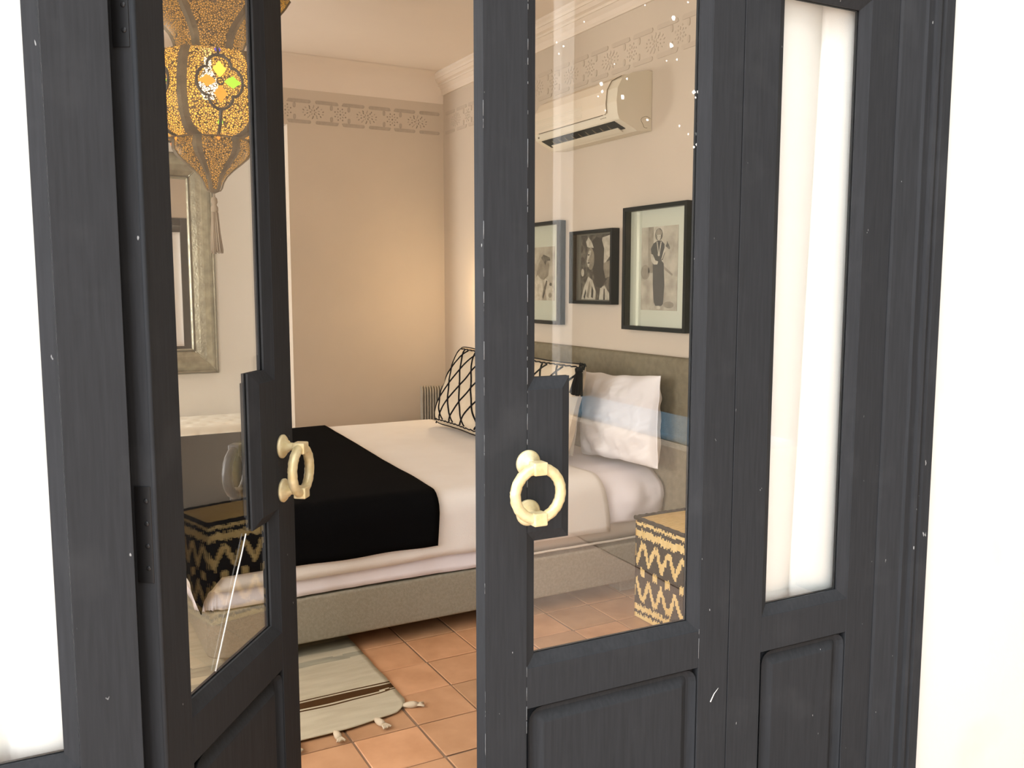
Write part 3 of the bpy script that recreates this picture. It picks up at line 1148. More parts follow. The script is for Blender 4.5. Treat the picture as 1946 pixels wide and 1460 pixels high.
def pouf_face(p0, p1, nrm, cols):
    m = MB()
    rows = 64
    jit = [rp.uniform(-0.006, 0.006) for _ in range(cols)]
    Ln = (Vector(p1) - Vector(p0)).length
    dr = (Vector(p1) - Vector(p0)) / Ln
    z0, z1 = 0.004, PH - 0.012

    def f(u, v):
        k = u * cols * 2
        ridge = 0.0013 if int(round(k)) % 2 else 0.0
        bul = 0.012 * math.sin(math.pi * u) * math.sin(math.pi * v) + 0.005
        p = Vector(p0) + dr * (u * Ln) + Vector(nrm) * (bul + ridge - 0.012)
        return (p.x, p.y, z0 + v * (z1 - z0))
    m.grid(cols * 2, rows, f, smooth=False, mif=lambda i, j: pouf_pat((i // 2 + 0.5) / cols * Ln, z0 + (j + 0.5) / rows * (z1 - z0), jit[i // 2]))
    return m


cx, cy = (PX0 + PX1) / 2, (PY0 + PY1) / 2
for (a, b, nrm, c) in (((PX0, PY1), (PX0, PY0), (-1, 0, 0), 74), ((PX0, PY0), (PX1, PY0), (0, -1, 0), 46), ((PX1, PY0), (PX1, PY1), (1, 0, 0), 74), ((PX1, PY1), (PX0, PY1), (0, 1, 0), 46)):
    pouf_face((a[0] - cx, a[1] - cy, 0), (b[0] - cx, b[1] - cy, 0), nrm, c).build('woven_side', ['straw', 'straw_dyed'], pf)
MB().grid(40, 40, lambda u, v: ((u - .5) * (PX1 - PX0 - 0.012), (v - .5) * (PY1 - PY0 - 0.012), PH - 0.010 + 0.014 * (math.sin(math.pi * u) * math.sin(math.pi * v)) ** 0.5
                                  + 0.0012 * math.sin(v * 150) )).build('woven_top', 'straw_top', pf)
for (x0, y0, x1, y1) in ((PX0, PY0, PX1, PY0), (PX1, PY0, PX1, PY1), (PX1, PY1, PX0, PY1), (PX0, PY1, PX0, PY0)):
    m_ = MB()
    m_.tube([(x0 - cx + (x1 - x0) * t / 24 - 0.004 * ((x0 + x1) / 2 > cx) + 0.004 * ((x0 + x1) / 2 < cx), y0 - cy + (y1 - y0) * t / 24, PH - 0.008 + 0.0015 * math.sin(t * 2.4)) for t in range(25)], 0.0095, 8)
    m_.build('braided_edge', 'straw_dyed', pf)

# ------------------------------------------------------------------ rug
rug = empty('rug', (0.7, 3.3, 0))
tag(rug, 'cream wool rug with brown stripes and knotted tassels reaching under the bed', 'rug')
RX0, RX1, RY0, RY1 = 0.26, 1.135, 2.775, 4.2


def rug_mi(i, j):
    y = RY0 + (j + 0.5) / 150 * (RY1 - RY0)
    w = 0.006 * nz(i * 0.25, 3.0)
    y += w
    if 2.966 < y < 2.977 or 3.041 < y < 3.050:
        return 1
    if 2.987 < y < 3.033:
        return 1
    if 3.33 < y < 3.37 or 3.43 < y < 3.53:  # grey bands near the bed: shade of the folds put into the colour
        return 2
    return 0


def rug_f(u, v):
    x = RX0 + u * (RX1 - RX0)
    y = RY0 + v * (RY1 - RY0)
    # slightly bowed front end with rounded corner
    e = sstep(0.2, 0.0, v)
    y += e * (0.035 * (2 * u - 1) - 0.012 * math.cos(u * 9) + 0.03 * sstep(0.93, 1.0, u))
    x -= 0.012 * sstep(0.04, 0.0, v) * sstep(0.9, 1.0, u)
    z = 0.0075 + 0.0035 * nz(x * 3, y * 9, 1.0) + 0.002 * nz(x * 9, y * 16)
    return (x - 0.7, y - 3.3, max(0.004, z))


o = MB().grid(44, 150, rug_f, mif=rug_mi).build('rug_weave', ['rug_wool', 'rug_brown', 'rug_fold_shade'], rug)
solid(o, 0.004, -1.0)
for k, u in enumerate((0.03, 0.17, 0.335, 0.50, 0.66, 0.83, 0.985)):
    p = Vector(rug_f(u, 0.0))
    rk = random.Random(k)
    m_ = MB()
    ang = R(-80 + (50 if k == 6 else 0) + rk.uniform(-18, 18))
    dr = Vector((math.cos(ang), math.sin(ang), 0))
    sd = Vector((-dr.y, dr.x, 0))
    m_.tube([p + dr * (0.05 * t) + Vector((0, 0, 0.004)) for t in (0, .25, .5, .75, 1)], 0.008, 8, rfun=lambda t: 0.7 + 0.9 * math.sin(t * 2.6))
    for q in range(5):
        off = (q - 2) * 0.0045
        m_.tube([p + dr * 0.045 + sd * off * 0.5 + Vector((0, 0, 0.004)), p + dr * 0.062 + sd * off + Vector((0, 0, 0.004)), p + dr * rk.uniform(.066, .076) + sd * off * 1.5 + Vector((0, 0, 0.002))], 0.0042, 6)
    m_.build('rug_tassel', 'rug_tassel', rug)

# ------------------------------------------------------------------ oil radiator
rad = empty('oil_radiator', (2.570, 5.742, 0), R(-20))
tag(rad, 'beige ribbed oil radiator standing in the far corner behind the bed', 'radiator')
fm = MB()
pts_ = []
for k in range(7):
    a = R(-90 + 30 * k / 2)
for (cy_, cz_, st) in ((0.055, 0.15, -90), (0.055, 0.745, 0), (-0.055, 0.745, 90), (-0.055, 0.15, 180)):
    for k in range(7):
        a = R(st + 15 * k)
        pts_.append((cy_ + 0.045 * math.cos(a), cz_ + 0.045 * math.sin(a)))
sh_ = [(p[0] * 0.90, 0.4475 + (p[1] - 0.4475) * 0.975) for p in pts_]
nf_ = len(pts_)
vs_ = [(-0.0078, *p) for p in sh_] + [(-0.004, *p) for p in pts_] + [(0.004, *p) for p in pts_] + [(0.0078, *p) for p in sh_]
fs_ = [list(range(nf_)), list(range(3 * nf_, 4 * nf_))]
for b_ in range(3):
    fs_ += [[b_ * nf_ + i, b_ * nf_ + (i + 1) % nf_, (b_ + 1) * nf_ + (i + 1) % nf_, (b_ + 1) * nf_ + i] for i in range(nf_)]
fm.add(vs_, fs_, 0, False)
fin = fm.mesh('radiator_fin', 'radiator_paint')
for k in range(13):
    link('radiator_fin', fin, rad, (-0.145 + k * 0.0185, 0, 0))
MB().tube([(-0.145, 0, 0.70), (0.077, 0, 0.70)], 0.018, 10).build('header_pipe', 'radiator_paint', rad)
MB().tube([(-0.145, 0, 0.20), (0.077, 0, 0.20)], 0.018, 10).build('header_pipe', 'radiator_paint', rad)
MB().box(-0.143, 0.075, -0.06, 0.06, 0.16, 0.735, 0.01).build('core', 'radiator_paint', rad)
for x in (-0.11, 0.045):
    MB().box(x - 0.012, x + 0.012, -0.11, 0.11, 0.045, 0.104, 0.004).build('foot_bracket', 'radiator_paint', rad)
    for y in (-0.095, 0.095):
        MB().lathe([(0.022, -0.01), (0.0225, 0), (0.022, 0.01)], 16, (x, y, 0.0225), 'x').build('castor', 'iron_black', rad)

# ------------------------------------------------------------------ air conditioner
ac = empty('air_conditioner', (XW, 3.99, 2.25))
tag(ac, 'cream split air conditioner mounted high on the picture wall', 'air conditioner')
AY0, AY1 = -0.385, 0.405
cs = [(-0.002, 0.005), (-0.002, 0.290), (-0.03, 0.292), (-0.12, 0.272), (-0.180, 0.240), (-0.205, 0.195), (-0.212, 0.13), (-0.206, 0.075), (-0.197, 0.052), (-0.192, 0.046),
      (-0.085, 0.0)]
m_ = MB().prism([(x, z) for x, z in cs], AY0, AY1, 'y')
m_.build('housing', 'ac_plastic', ac)
# front panel, proud of the housing, leaving the broad near end free
fp = [(-0.10, 0.2815), (-0.1215, 0.2755), (-0.183, 0.2425), (-0.209, 0.197), (-0.2165, 0.13), (-0.2115, 0.083), (-0.206, 0.083), (-0.211, 0.13), (-0.2035, 0.194), (-0.178, 0.238), (-0.118, 0.270), (-0.10, 0.276)]
MB().prism(fp, AY0 + 0.085, AY1 - 0.012, 'y').build('front_panel', 'ac_panel', ac)
MB().tube([(-0.125, AY0 + 0.083, 0.273), (-0.185, AY0 + 0.083, 0.241), (-0.2105, AY0 + 0.083, 0.196), (-0.217, AY0 + 0.083, 0.13), (-0.2125, AY0 + 0.083, 0.09), (-0.2105, AY0 + 0.10, 0.080)], 0.0016, 6).build('panel_gap', 'ac_line', ac)
MB().tube([(-0.2095, AY0 + 0.12, 0.081), (-0.2095, AY1 - 0.05, 0.081)], 0.0017, 6).build('panel_gap', 'ac_line', ac)
for k in range(7):
    z = 0.098 + k * 0.0085
    MB().box(-0.2165 + abs(z - .13) * 0.06, -0.2140, AY0 + 0.30, AY1 - 0.02, z, z + 0.0035).build('grille_slat', 'ac_plastic', ac)
MB().prism([(-0.189, 0.0447), (-0.122, 0.0159), (-0.1228, 0.0139), (-0.1898, 0.0425)], AY0 + 0.05, AY1 - 0.045, 'y').build('air_outlet', 'dark_slot', ac)
MB().prism([(-0.142, 0.0225), (-0.112, 0.0075), (-0.1135, 0.0045), (-0.143, 0.0190)], AY0 + 0.085, AY1 - 0.075, 'y').build('louvre', 'ac_plastic', ac)
for k in range(9):
    y = AY0 + 0.13 + k * 0.066
    MB().prism([(-0.176, 0.0365), (-0.146, 0.0236), (-0.148, 0.0190), (-0.160, 0.024)], y, y + 0.0025, 'y').build('vane', 'ac_line', ac)
for k in range(4):
    MB().box(-0.2065, -0.2045, AY0 + 0.10 + 0.013 * k, AY0 + 0.105 + 0.013 * k, 0.066, 0.069).build('indicator', 'ac_line', ac)
MB().box(-0.2045, -0.2015, AY1 - 0.042, AY1 - 0.032, 0.058, 0.067).build('badge', 'ac_line', ac)
MB().tube([(-0.035 + 0.028 * math.cos(a) * (1 + .25 * math.sin(3 * a)), AY0 - 0.0006, 0.045 + 0.028 * math.sin(a)) for a in [R(20 * k) for k in range(2, 15)]], 0.0010, 5).build('pipe_knockout', 'ac_line', ac)


# ------------------------------------------------------------------ framed photographs
def frame(name, label, y0, y1, z0, z1, depth, wf, board, inset, fill):
    """box frame on the picture wall; local x runs from the far end to the near end as seen, y is out of the wall (-)"""
    w, h = y1 - y0, z1 - z0
    root = empty(name, (XW - 0.001, (y0 + y1) / 2, (z0 + z1) / 2), R(-90))
    tag(root, label, 'picture', 'framed photographs above the bed')
    W2, H2 = w / 2, h / 2
    for (a0, a1, b0, b1) in ((-W2, -W2 + wf, -H2, H2), (W2 - wf, W2, -H2, H2), (-W2 + wf, W2 - wf, -H2, -H2 + wf), (-W2 + wf, W2 - wf, H2 - wf, H2)):
        MB().box(a0, a1, -depth, 0, b0, b1, 0.0012).build('frame_bar', 'frame_black', root)
    MB().box(-W2 + wf, W2 - wf, -0.010, -0.004, -H2 + wf, H2 - wf).build('mat_board', board, root)
    a, b, c, d = inset      # fractions of the frame: left, right, bottom, top
    px0, px1, pz0, pz1 = -W2 + a * w, -W2 + b * w, -H2 + c * h, -H2 + d * h
    ph = MB().box(px0, px1, -0.012, -0.0102, pz0, pz1).build('photo_print', fill[0], root)
    for (mname, poly, lay) in fill[1]:
        MB().prism([(px0 + u * (px1 - px0), pz0 + v * (pz1 - pz0)) for u, v in poly], -0.0122 - 0.0003 * lay, -0.0119 - 0.0003 * lay, 'y').build('print_shape', mname, ph)
    MB().box(-W2 + wf, W2 - wf, -depth + 0.006, -depth + 0.004, -H2 + wf, H2 - wf).build('picture_glass', 'picture_glass', root)
    return root


def ell(cx, cz, rx, rz, n=18, ang=0.0):
    return [(cx + rx * math.cos(2 * math.pi * k / n) * math.cos(ang) - rz * math.sin(2 * math.pi * k / n) * math.sin(ang),
             cz + rx * math.cos(2 * math.pi * k / n) * math.sin(ang) + rz * math.sin(2 * math.pi * k / n) * math.cos(ang)) for k in range(n)]


standing = ('photo_sepia', [
    ('photo_pale', [(0.36, 0.52), (0.60, 0.52), (0.62, 1.0), (0.34, 1.0)], 0),
    ('photo_mid', [(0.20, 0.45), (0.33, 0.45), (0.34, 1.0), (0.19, 1.0)], 0),
    ('photo_mid', ell(0.12, 0.46, 0.13, 0.09), 0),
    ('photo_mid', [(0.62, 0.50), (0.86, 0.41), (0.88, 0.43), (0.64, 0.53)], 0),
    ('photo_mid', ell(0.78, 0.07, 0.14, 0.04), 0),
    ('photo_black', [(0.33, 0.56), (0.34, 0.30), (0.37, 0.10), (0.42, 0.055), (0.58, 0.055), (0.63, 0.08), (0.66, 0.30), (0.63, 0.56), (0.56, 0.60), (0.40, 0.60)], 1),
    ('photo_black', [(0.27, 0.74), (0.34, 0.80), (0.44, 0.83), (0.56, 0.83), (0.64, 0.79), (0.66, 0.68), (0.60, 0.60), (0.38, 0.58), (0.30, 0.64)], 2),
    ('photo_pale', [(0.27, 0.68), (0.33, 0.67), (0.40, 0.60), (0.48, 0.585), (0.46, 0.55), (0.36, 0.55), (0.28, 0.60)], 3),
    ('photo_pale', [(0.60, 0.62), (0.66, 0.70), (0.72, 0.74), (0.76, 0.80), (0.69, 0.80), (0.62, 0.70), (0.56, 0.60)], 3),
    ('photo_dark', [(0.68, 0.76), (0.78, 0.72), (0.80, 0.74), (0.72, 0.82)], 4),
    ('photo_dark', ell(0.49, 0.905, 0.105, 0.075), 3),
    ('photo_pale', ell(0.49, 0.88, 0.055, 0.047), 4),
    ('photo_mid', [(0.40, 0.93), (0.48, 0.985), (0.58, 0.93), (0.56, 0.90), (0.42, 0.90)], 5),
    ('photo_pale', [(0.43, 0.82), (0.455, 0.82), (0.50, 0.685), (0.545, 0.82), (0.57, 0.82), (0.515, 0.655), (0.485, 0.655)], 5),
    ('photo_pale', ell(0.50, 0.665, 0.03, 0.018), 6),
    ('photo_mid', ell(0.455, 0.878, 0.012, 0.007, 8), 6), ('photo_mid', ell(0.52, 0.878, 0.012, 0.007, 8), 6),
    ('photo_pale', ell(0.50, 0.035, 0.06, 0.022), 2)])
portrait = ('photo_dark', [
    ('photo_pale', [(0.62, 0.62), (0.72, 0.95), (0.98, 0.98), (0.96, 0.66), (0.80, 0.55)], 0),
    ('photo_mid', [(0.70, 0.30), (0.97, 0.36), (0.97, 0.60), (0.72, 0.55)], 0),
    ('photo_pale', [(0.02, 0.0), (0.10, 0.18), (0.26, 0.36), (0.40, 0.30), (0.52, 0.12), (0.50, 0.0)], 1),
    ('photo_mid', [(0.20, 0.05), (0.30, 0.30), (0.34, 0.20), (0.27, 0.02)], 2), ('photo_black', [(0.36, 0.04), (0.38, 0.22), (0.44, 0.14), (0.42, 0.02)], 2),
    ('photo_black', [(0.10, 0.04), (0.17, 0.16), (0.19, 0.10), (0.14, 0.0)], 2),
    ('photo_pale', [(0.62, 0.0), (0.66, 0.18), (0.80, 0.22), (0.95, 0.10), (0.97, 0.0)], 1), ('photo_black', [(0.76, 0.0), (0.78, 0.17), (0.81, 0.17), (0.82, 0.0)], 2),
    ('photo_black', [(0.34, 0.62), (0.38, 0.90), (0.52, 0.97), (0.70, 0.92), (0.78, 0.78), (0.76, 0.48), (0.84, 0.30), (0.70, 0.18), (0.52, 0.20), (0.44, 0.40)], 3),
    ('photo_mid', ell(0.34, 0.63, 0.12, 0.17), 4),
    ('photo_pale', [(0.24, 0.70), (0.30, 0.76), (0.36, 0.76), (0.34, 0.70), (0.30, 0.66), (0.24, 0.60), (0.30, 0.56), (0.28, 0.50), (0.24, 0.52), (0.20, 0.60)], 5),
    ('photo_pale', [(0.18, 0.90), (0.26, 0.97), (0.38, 0.88), (0.44, 0.80), (0.34, 0.80), (0.22, 0.82)], 5),
    ('photo_pale', ell(0.06, 0.42, 0.05, 0.06), 1),
    ('photo_black', ell(0.27, 0.695, 0.03, 0.012, 10), 6), ('photo_black', ell(0.27, 0.57, 0.04, 0.010, 10), 6)])
seated = ('photo_sepia', [
    ('photo_mid', [(0.30, 0.45), (0.40, 0.70), (0.56, 0.84), (0.72, 0.80), (0.80, 0.66), (0.76, 0.46), (0.60, 0.38)], 1),
    ('photo_dark', [(0.50, 0.80), (0.58, 0.86), (0.82, 0.80), (0.84, 0.74), (0.72, 0.74), (0.66, 0.66)], 2),
    ('photo_pale', [(0.10, 0.0), (0.20, 0.36), (0.36, 0.48), (0.54, 0.36), (0.60, 0.14), (0.52, 0.0)], 2),
    ('photo_pale', [(0.60, 0.44), (0.70, 0.40), (0.96, 0.22), (0.97, 0.0), (0.72, 0.0), (0.66, 0.20)], 1),
    ('photo_dark', [(0.58, 0.02), (0.66, 0.18), (0.74, 0.36), (0.70, 0.38), (0.60, 0.24), (0.54, 0.06)], 3),
    ('photo_dark', ell(0.86, 0.30, 0.05, 0.03), 3), ('photo_mid', ell(0.84, 0.10, 0.06, 0.05), 3)])
frame('picture_frame', 'largest black box frame holding a standing figure in a dark dress', 3.264, 3.768, 1.277, 1.892, 0.05, 0.020, 'mat_board', (0.225, 0.79, 0.165, 0.83), standing)
frame('picture_frame', 'smallest dark black-framed portrait between the two larger pictures', 3.862, 4.277, 1.400, 1.799, 0.05, 0.017, 'mat_board_grey', (0.16, 0.86, 0.06, 0.94), portrait)
frame('picture_frame', 'black-framed pale photograph half hidden behind the door stile', 4.392, 4.90, 1.274, 1.873, 0.05, 0.020, 'mat_board', (0.20, 0.80, 0.23, 0.76), seated)

# ------------------------------------------------------------------ mirror in the alcove
mir = empty('wall_mirror', (0.77, 6.849, 1.65))
tag(mir, 'tall mirror in a broad hammered silver frame on the alcove wall', 'mirror')
MW, MH, MF = 0.475, 0.795, 0.185
outl = [(-MW, -MH), (MW, -MH), (MW, MH), (-MW, MH)]
sec = [(0.0, 0.0), (0.0, -0.020), (0.012, -0.026), (0.02, -0.024), (0.05, -0.052), (0.09, -0.066), (0.13, -0.058), (0.165, -0.034), (0.17, -0.03), (0.178, -0.034), (0.185, -0.028), (0.185, 0.0)]
for i in range(4):
    j = (i + 1) % 4
    vs_, fs_ = [], []
    for d, y in sec:
        L_ = rect_inset(outl, d)
        vs_ += [(L_[i][0], y, L_[i][1]), (L_[j][0], y, L_[j][1])]
    m_ = MB()
    N_ = 12
    for k in range(len(sec) - 1):
        fs_.append([2 * k, 2 * k + 1, 2 * k + 3, 2 * k + 2])
    m_.add(vs_, fs_, 0, False)
    m_.build('frame_side', 'silver_hammered', mir)
for i in range(4):
    L_ = rect_inset(outl, 0.006)
    a, b = L_[i], L_[(i + 1) % 4]
    MB().tube([(a[0] + (b[0] - a[0]) * t / 40, -0.025 + 0.0015 * math.sin(t * 2.2), a[1] + (b[1] - a[1]) * t / 40) for t in range(41)], 0.006, 6).build('rope_edge', 'silver_edge', mir)
    L_ = rect_inset(outl, 0.174)
    a, b = L_[i], L_[(i + 1) % 4]
    MB().tube([(a[0] + (b[0] - a[0]) * t / 40, -0.033, a[1] + (b[1] - a[1]) * t / 40) for t in range(41)], 0.006, 6).build('rope_edge', 'silver_edge', mir)
    c = rect_inset(outl, 0.175)[i]
    d = rect_inset(outl, 0.012)[i]
    MB().tube([(d[0] + (c[0] - d[0]) * t / 8, -0.027 - 0.040 * math.sin(math.pi * t / 8), d[1] + (c[1] - d[1]) * t / 8) for t in range(9)], 0.0045, 6).build('mitre_strip', 'silver_hammered', mir)
g_ = rect_inset(outl, 0.18)
MB().prism(g_, -0.012, -0.006, 'y').build('mirror_pane', 'mirror_glass', mir)

# ------------------------------------------------------------------ tufted bench in the alcove
be = empty('tufted_bench', (0.55, 6.48, 0))
tag(be, 'cream button-tufted bench in the alcove below the mirror', 'bench')
BX, BY = 1.0, 0.33
nbx, nby = 14, 5


def tuft(u, v):
    x, y = (u - .5) * 2 * BX, (v - .5) * 2 * BY
    z = 0.555
    e = min(1 - abs(2 * u - 1), 1 - abs(2 * v - 1))
    z -= 0.05 * (1 - sstep(0, 0.08, min((1 - abs(2 * u - 1)) * BX * 1.2, (1 - abs(2 * v - 1)) * BY * 1.2)))
    a, b = u * nbx, v * nby
    row = round(b)
    off = 0.5 if row % 2 else 0.0
    da = (a - off) - round(a - off)
    db = b - row
    d = math.hypot(da * 2 * BX / nbx, db * 2 * BY / nby)
    z -= 0.022 * math.exp(-(d / 0.022) ** 2)
    dg = abs(((a + b / 1.0 * 0.5) % 1) - 0.5)
    return (x, y, z)


MB().grid(112, 50, tuft).build('seat_cushion', 'bench_fabric', be)
for j in range(1, nby):
    for i in range(1, nbx):
        off = 0.5 if j % 2 else 0.0
        x = ((i + off) / nbx - .5) * 2 * BX
        if abs(x) < BX - 0.05:
            MB().lathe([(0.009, 0), (0.008, 0.004), (0.003, 0.006)], 8, (x, (j / nby - .5) * 2 * BY, 0.532)).build('button', 'button_fabric', be)
MB().box(-BX, BX, -BY, BY, 0.30, 0.503, 0.01).build('seat_base', 'bench_fabric', be)
MB().box(-BX + 0.02, BX - 0.02, -BY + 0.03, BY - 0.01, 0.001, 0.299, 0.005).build('plinth', 'bench_base', be)

# ------------------------------------------------------------------ lantern
LX, LY = 0.684, 3.728
lan = empty('hanging_lantern', (LX, LY, 0))
tag(lan, 'lit pierced brass hanging lantern with coloured glass and tassel', 'lantern')
K = 0.00213
ph0 = R(90 - 28.62 - 360 * 0)      # view direction angle seen from above
facing = math.atan2(-LY, -LX)      # towards the camera
hexphase = facing + R(38)


def zpx(y):
    tab = ((-60, 2.733), (0, 2.604), (85, 2.436), (170, 2.266), (258, 2.089), (300, 2.003), (345, 1.911), (368, 1.864))
    for (a, za), (b, zb) in zip(tab, tab[1:]):
        if y <= b:
            return za + (zb - za) * (y - a) / (b - a)
    return tab[-1][1]


def zfr(y, r):
    return 1.5 + (zpx(y) - 1.5) * (1 - r * K * 0.9 / 3.79)


def hex_section(name, prof, windows=True, ribw=0.030):
    """prof: (pixel y, vertex radius px); pierced panels and ribs"""
    Z = [(zfr(y, r), r * K) for y, r in prof]
    for k in range(6):
        a0, a1 = hexphase + R(60 * k), hexphase + R(60 * (k + 1))
        m = MB()
        nseg = 8

        def f(u, v):
            t = v * (len(Z) - 1)
            i = min(int(t), len(Z) - 2)
            z = Z[i][0] + (Z[i + 1][0] - Z[i][0]) * (t - i)
            r = Z[i][1] + (Z[i + 1][1] - Z[i][1]) * (t - i)
            A = Vector((r * math.cos(a0), r * math.sin(a0), z))
            B = Vector((r * math.cos(a1), r * math.sin(a1), z))
            p = A.lerp(B, u)
            n_ = Vector((math.cos((a0 + a1) / 2), math.sin((a0 + a1) / 2), 0))
            return p + n_ * (0.10 * r * (1 - (2 * u - 1) ** 2))
        m.grid(nseg, len(Z) * 3, f)
        m.build('pierced_panel', 'pierced_brass' if windows else 'pierced_brass_dim', lan)
        # rib along the hexagon edge, a folded strip
        rb = MB()

        def g(u, v):
            t = v * (len(Z) - 1)
            i = min(int(t), len(Z) - 2)
            z = Z[i][0] + (Z[i + 1][0] - Z[i][0]) * (t - i)
            r = Z[i][1] + (Z[i + 1][1] - Z[i][1]) * (t - i)
            w = ribw * min(1.0, 0.25 + r / 0.2)
            if windows:
                w *= 1.0 + 0.5 * sstep(0.70, 1.0, v)
            w = min(w, r * 0.9)
            V0 = Vector((r * math.cos(a0), r * math.sin(a0), z)) * 1.0
            tan = Vector((-math.sin(a0), math.cos(a0), 0))
            rad_ = Vector((math.cos(a0), math.sin(a0), 0))
            s = 2 * u - 1
            return V0 + tan * (s * w * 0.62) + rad_ * (0.006 - abs(s) * w * 0.30)
        rb.grid(4, len(Z) * 3, g, smooth=False)
        solid(rb.build('rib', 'lamp_brass', lan), 0.002)


body = [(90, 100), (96, 106), (108, 113), (125, 118), (150, 123), (180, 124.5), (205, 121), (225, 114), (240, 104), (250, 92), (256, 78)]
neck = [(-60, 150), (-40, 140), (-15, 124), (0, 113), (20, 96), (40, 78), (58, 66), (75, 60), (88, 58)]
cone = [(258, 66), (266, 68), (278, 68), (290, 62), (303, 50), (318, 35), (332, 23), (345, 16), (356, 13), (362, 9)]
hex_section('body', body)
hex_section('neck', neck, False)
hex_section('cone', cone, False)
MB().lathe([(0.208, zfr(90, 100) + 0.004), (0.212, zfr(91, 100)), (0.10, zfr(88, 58))], 6, (0, 0, 0), phase=hexphase, smooth=False).build('shoulder_plate', 'lamp_brass', lan)
MB().lathe([(0.14, zfr(259, 66)), (0.172, zfr(257, 78)), (0.170, zfr(255, 78)), (0.13, zfr(255, 70))], 6, (0, 0, 0), phase=hexphase, smooth=False).build('collar', 'lamp_brass', lan)
MB().lathe([(0.325, zfr(-60, 150) - 0.004), (0.32, zfr(-60, 150) + 0.01), (0.20, 2.76), (0.10, 2.80), (0.02, 2.83)], 6, (0, 0, 0), phase=hexphase, smooth=False).build('top_cap', 'lamp_brass', lan)
MB().lathe([(0.004, zpx(340)), (0.032, zpx(341)), (0.026, zpx(352)), (0.022, zpx(364)), (0.004, zpx(368))], 12).build('finial', 'lamp_brass', lan)
MB().tube([(0, 0, 2.80), (0, 0, 2.999)], 0.006, 8).build('hanging_rod', 'lamp_brass', lan)
MB().lathe([(0.001, 2.20), (0.02, 2.206), (0.033, 2.235), (0.036, 2.262), (0.028, 2.292), (0.014, 2.315), (0.013, 2.36)], 16, (-0.01, -0.02, 0.02)).build('bulb', 'bulb_glow', lan)

# coloured glass motif on every body panel
Zb = [(zfr(y, r), r * K) for y, r in body]


def on_panel(k, x, z):
    """point on panel k at lateral offset x (m) and height z, just outside the skin"""
    r = Zb[-1][1]
    for (za, ra), (zb, rb_) in zip(Zb, Zb[1:]):
        if zb <= z <= za:
            r = ra + (rb_ - ra) * (za - z) / (za - zb)
            break
    am = hexphase + R(60 * k + 30)
    half = r * 0.5
    n_ = Vector((math.cos(am), math.sin(am), 0))
    t_ = Vector((-math.sin(am), math.cos(am), 0))
    u = max(-1, min(1, x / half))
    return n_ * (r * math.cos(R(30)) + 0.10 * r * (1 - u * u) + 0.004) + t_ * x + Vector((0, 0, z))


def petal(k, cx, cz, ang, L, W, material):
    pts = [(0, 0.0), (0.25, 0.55), (0.55, 1.0), (0.75, 0.5), (1.0, 0.12)]
    poly = [(p[0] * L, p[1] * W) for p in pts] + [(p[0] * L, -p[1] * W) for p in pts[::-1]]
    poly = poly[:1] + poly[1:-1]
    vs = []
    for x, y in poly:
        X = cx + x * math.cos(ang) - y * math.sin(ang)
        Z = cz + x * math.sin(ang) + y * math.cos(ang)
        vs.append(on_panel(k, X, Z))
    n = len(vs)
    am = hexphase + R(60 * k + 30)
    off = Vector((math.cos(am), math.sin(am), 0)) * 0.002
    m = MB()
    m.add([v for v in vs] + [v + off for v in vs], [list(range(n)), list(range(n, 2 * n))] + [[i, (i + 1) % n, (i + 1) % n + n, i + n] for i in range(n)])
    m.build('glass_petal', material, lan)


zc0 = zfr(155, 122)
for k in range(6):
    tw = -1
    m_ = MB()
    # quatrefoil outline
    pts = []
    for i in range(65):
        a = 2 * math.pi * i / 64
        rr = 0.070 + 0.022 * abs(math.cos(2 * a)) ** 0.7 - 0.006
        pts.append(on_panel(k, rr * 0.95 * math.cos(a), zc0 + rr * 1.15 * math.sin(a)))
    m_.tube(pts, 0.0055, 6)
    m_.tube([on_panel(k, 0, zc0 + 0.095 + 0.04 * t / 6) for t in range(7)], 0.006, 6)
    m_.tube([on_panel(k, 0, zc0 - 0.095 - 0.085 * t / 8) for t in range(9)], 0.0065, 6)
    for a in (0, 90, 180, 270):
        m_.tube([on_panel(k, 0.012 * math.cos(R(a + 45 + 360 * i / 12)) + 0, zc0 + 0.012 * math.sin(R(a + 45 + 360 * i / 12))) for i in range(4)], 0.003, 6)
    m_.build('motif_outline', 'iron_black', lan)
    petal(k, 0, zc0 + 0.014, R(90), 0.060, 0.024, 'glass_yellow')
    petal(k, 0, zc0 - 0.014, R(-90), 0.060, 0.024, 'glass_orange')
    petal(k, 0.014, zc0, 0, 0.060, 0.023, 'glass_green' if tw < 0 else 'glass_blue')
    petal(k, -0.014, zc0, R(180), 0.060, 0.023, 'glass_blue' if k % 2 == 0 else 'glass_orange')
    petal(k, 0, zc0 + 0.105, R(90), 0.032, 0.012, 'glass_blue')
    petal(k, 0, zc0 - 0.125, R(-90), 0.034, 0.010, 'glass_green')
    petal(k, 0, zc0 - 0.180, R(-90), 0.018, 0.007, 'glass_orange')

# lantern tassel
m_ = MB()
m_.tube([(0, 0, zpx(367)), (0.001, 0, zpx(368) - 0.02)], 0.004, 8)
m_.lathe([(0.004, 1.852), (0.011, 1.845), (0.013, 1.83), (0.008, 1.82), (0.014, 1.81), (0.014, 1.795), (0.010, 1.788)], 12)
rt = random.Random(2)
for k in range(34):
    a = 2 * math.pi * k / 34
    q = rt.uniform(.3, 1)
    m_.tube([(0.012 * q * math.cos(a), 0.012 * q * math.sin(a), 1.79), (0.018 * q * math.cos(a), 0.018 * q * math.sin(a), 1.71), (0.025 * q * math.cos(a) + 0.003, 0.025 * q * math.sin(a), 1.632 + rt.uniform(-.006, .006))], 0.0028, 5)
m_.build('tassel', 'lamp_tassel', lan)
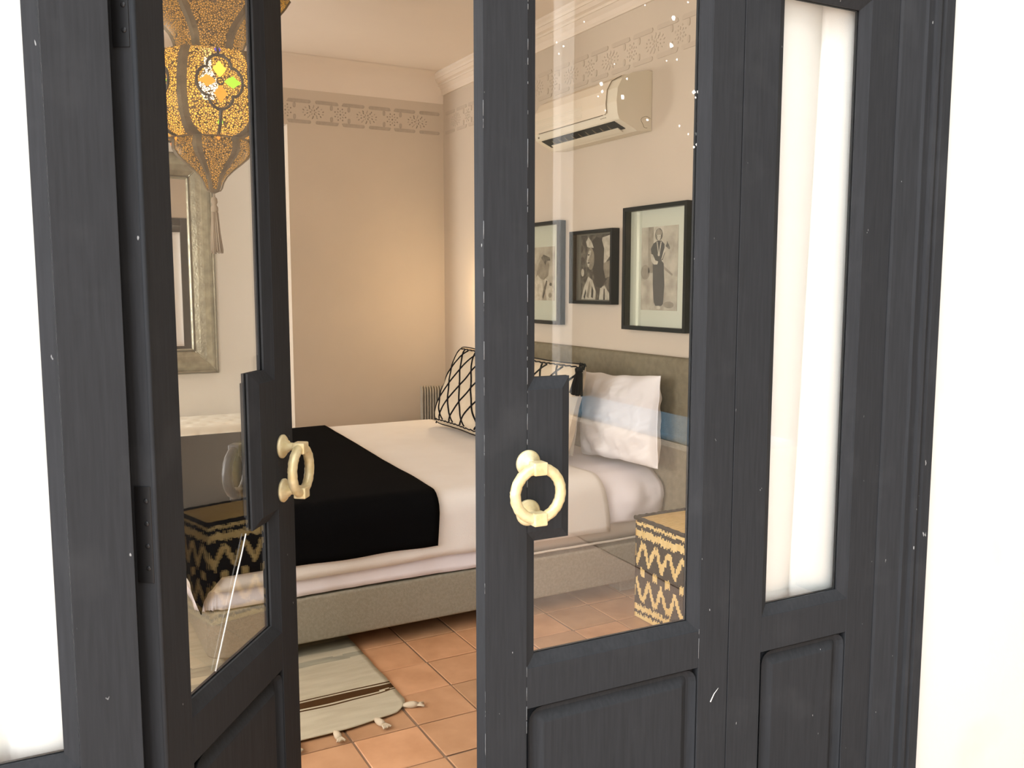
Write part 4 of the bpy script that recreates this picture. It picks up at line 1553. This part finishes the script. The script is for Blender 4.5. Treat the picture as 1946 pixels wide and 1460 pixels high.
# ------------------------------------------------------------------ wall sconce hidden from here by the door stile
sc = empty('wall_sconce', (XW, 5.22, 1.36))
tag(sc, 'small warm wall sconce above the far end of the headboard', 'lamp')
MB().lathe([(0.045, 0.0), (0.045, -0.008), (0.03, -0.014), (0.01, -0.016)], 20, (-0.0005, 0, 0), 'x').build('wall_plate', 'lamp_brass', sc)
MB().tube([(-0.01, 0, 0), (-0.06, 0, -0.02), (-0.08, 0, 0.01)], 0.006, 8).build('arm', 'lamp_brass', sc)
MB().lathe([(0.028, 0.0), (0.045, 0.05), (0.05, 0.10), (0.044, 0.14), (0.03, 0.15)], 20, (-0.08, 0, 0.01)).build('shade', 'sconce_glow', sc)
pl = bpy.data.lights.new('sconce_light', 'POINT')
pl.energy = 7
pl.color = (1.0, 0.72, 0.40)
pl.shadow_soft_size = 0.05
plo = bpy.data.objects.new('sconce_light', pl)
COL.objects.link(plo)
plo.parent = sc
plo.location = (-0.15, 0.10, 0.10)

# ------------------------------------------------------------------ courtyard outside (seen in the panes' reflections; high walls added to block sky)
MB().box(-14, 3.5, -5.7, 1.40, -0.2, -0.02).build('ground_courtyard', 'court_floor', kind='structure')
MB().box(-2.6, 3.5, -5.7, -5.5, -0.2, 9.0).build('wall_sky_block', 'sky_block_plaster', kind='structure')  # added high and dark to hide the sky straight ahead
MB().box(3.28, 3.5, -5.5, 1.28, -0.2, 9.0).build('wall_sky_block_side', 'sky_block_plaster', kind='structure')  # added dark wall, keeps the right-hand sky off the opened leaf
cb = empty('garden_bench', (2.95, -1.2, -0.02))
tag(cb, 'plastered courtyard bench with a blue seat, mirrored in the right door pane', 'bench')
MB().box(-0.25, 0.30, -1.15, 0.9, 0.0, 0.72, 0.01).build('bench_body', 'court_bench', cb)
MB().box(-0.19, 0.28, -1.13, 0.88, 0.7205, 0.755, 0.012, 2).build('seat_pad', 'blue_cushion', cb)
po = empty('garden_post', (3.16, -2.62, -0.02))
tag(po, 'white painted courtyard post mirrored in the right door pane', 'post')
MB().box(-0.055, 0.055, -0.055, 0.055, 0.0, 3.9, 0.006).build('shaft', 'white_paint', po)
MB().box(-0.08, 0.08, -0.08, 0.08, 0.0, 0.14, 0.006).build('foot_block', 'white_paint', po)
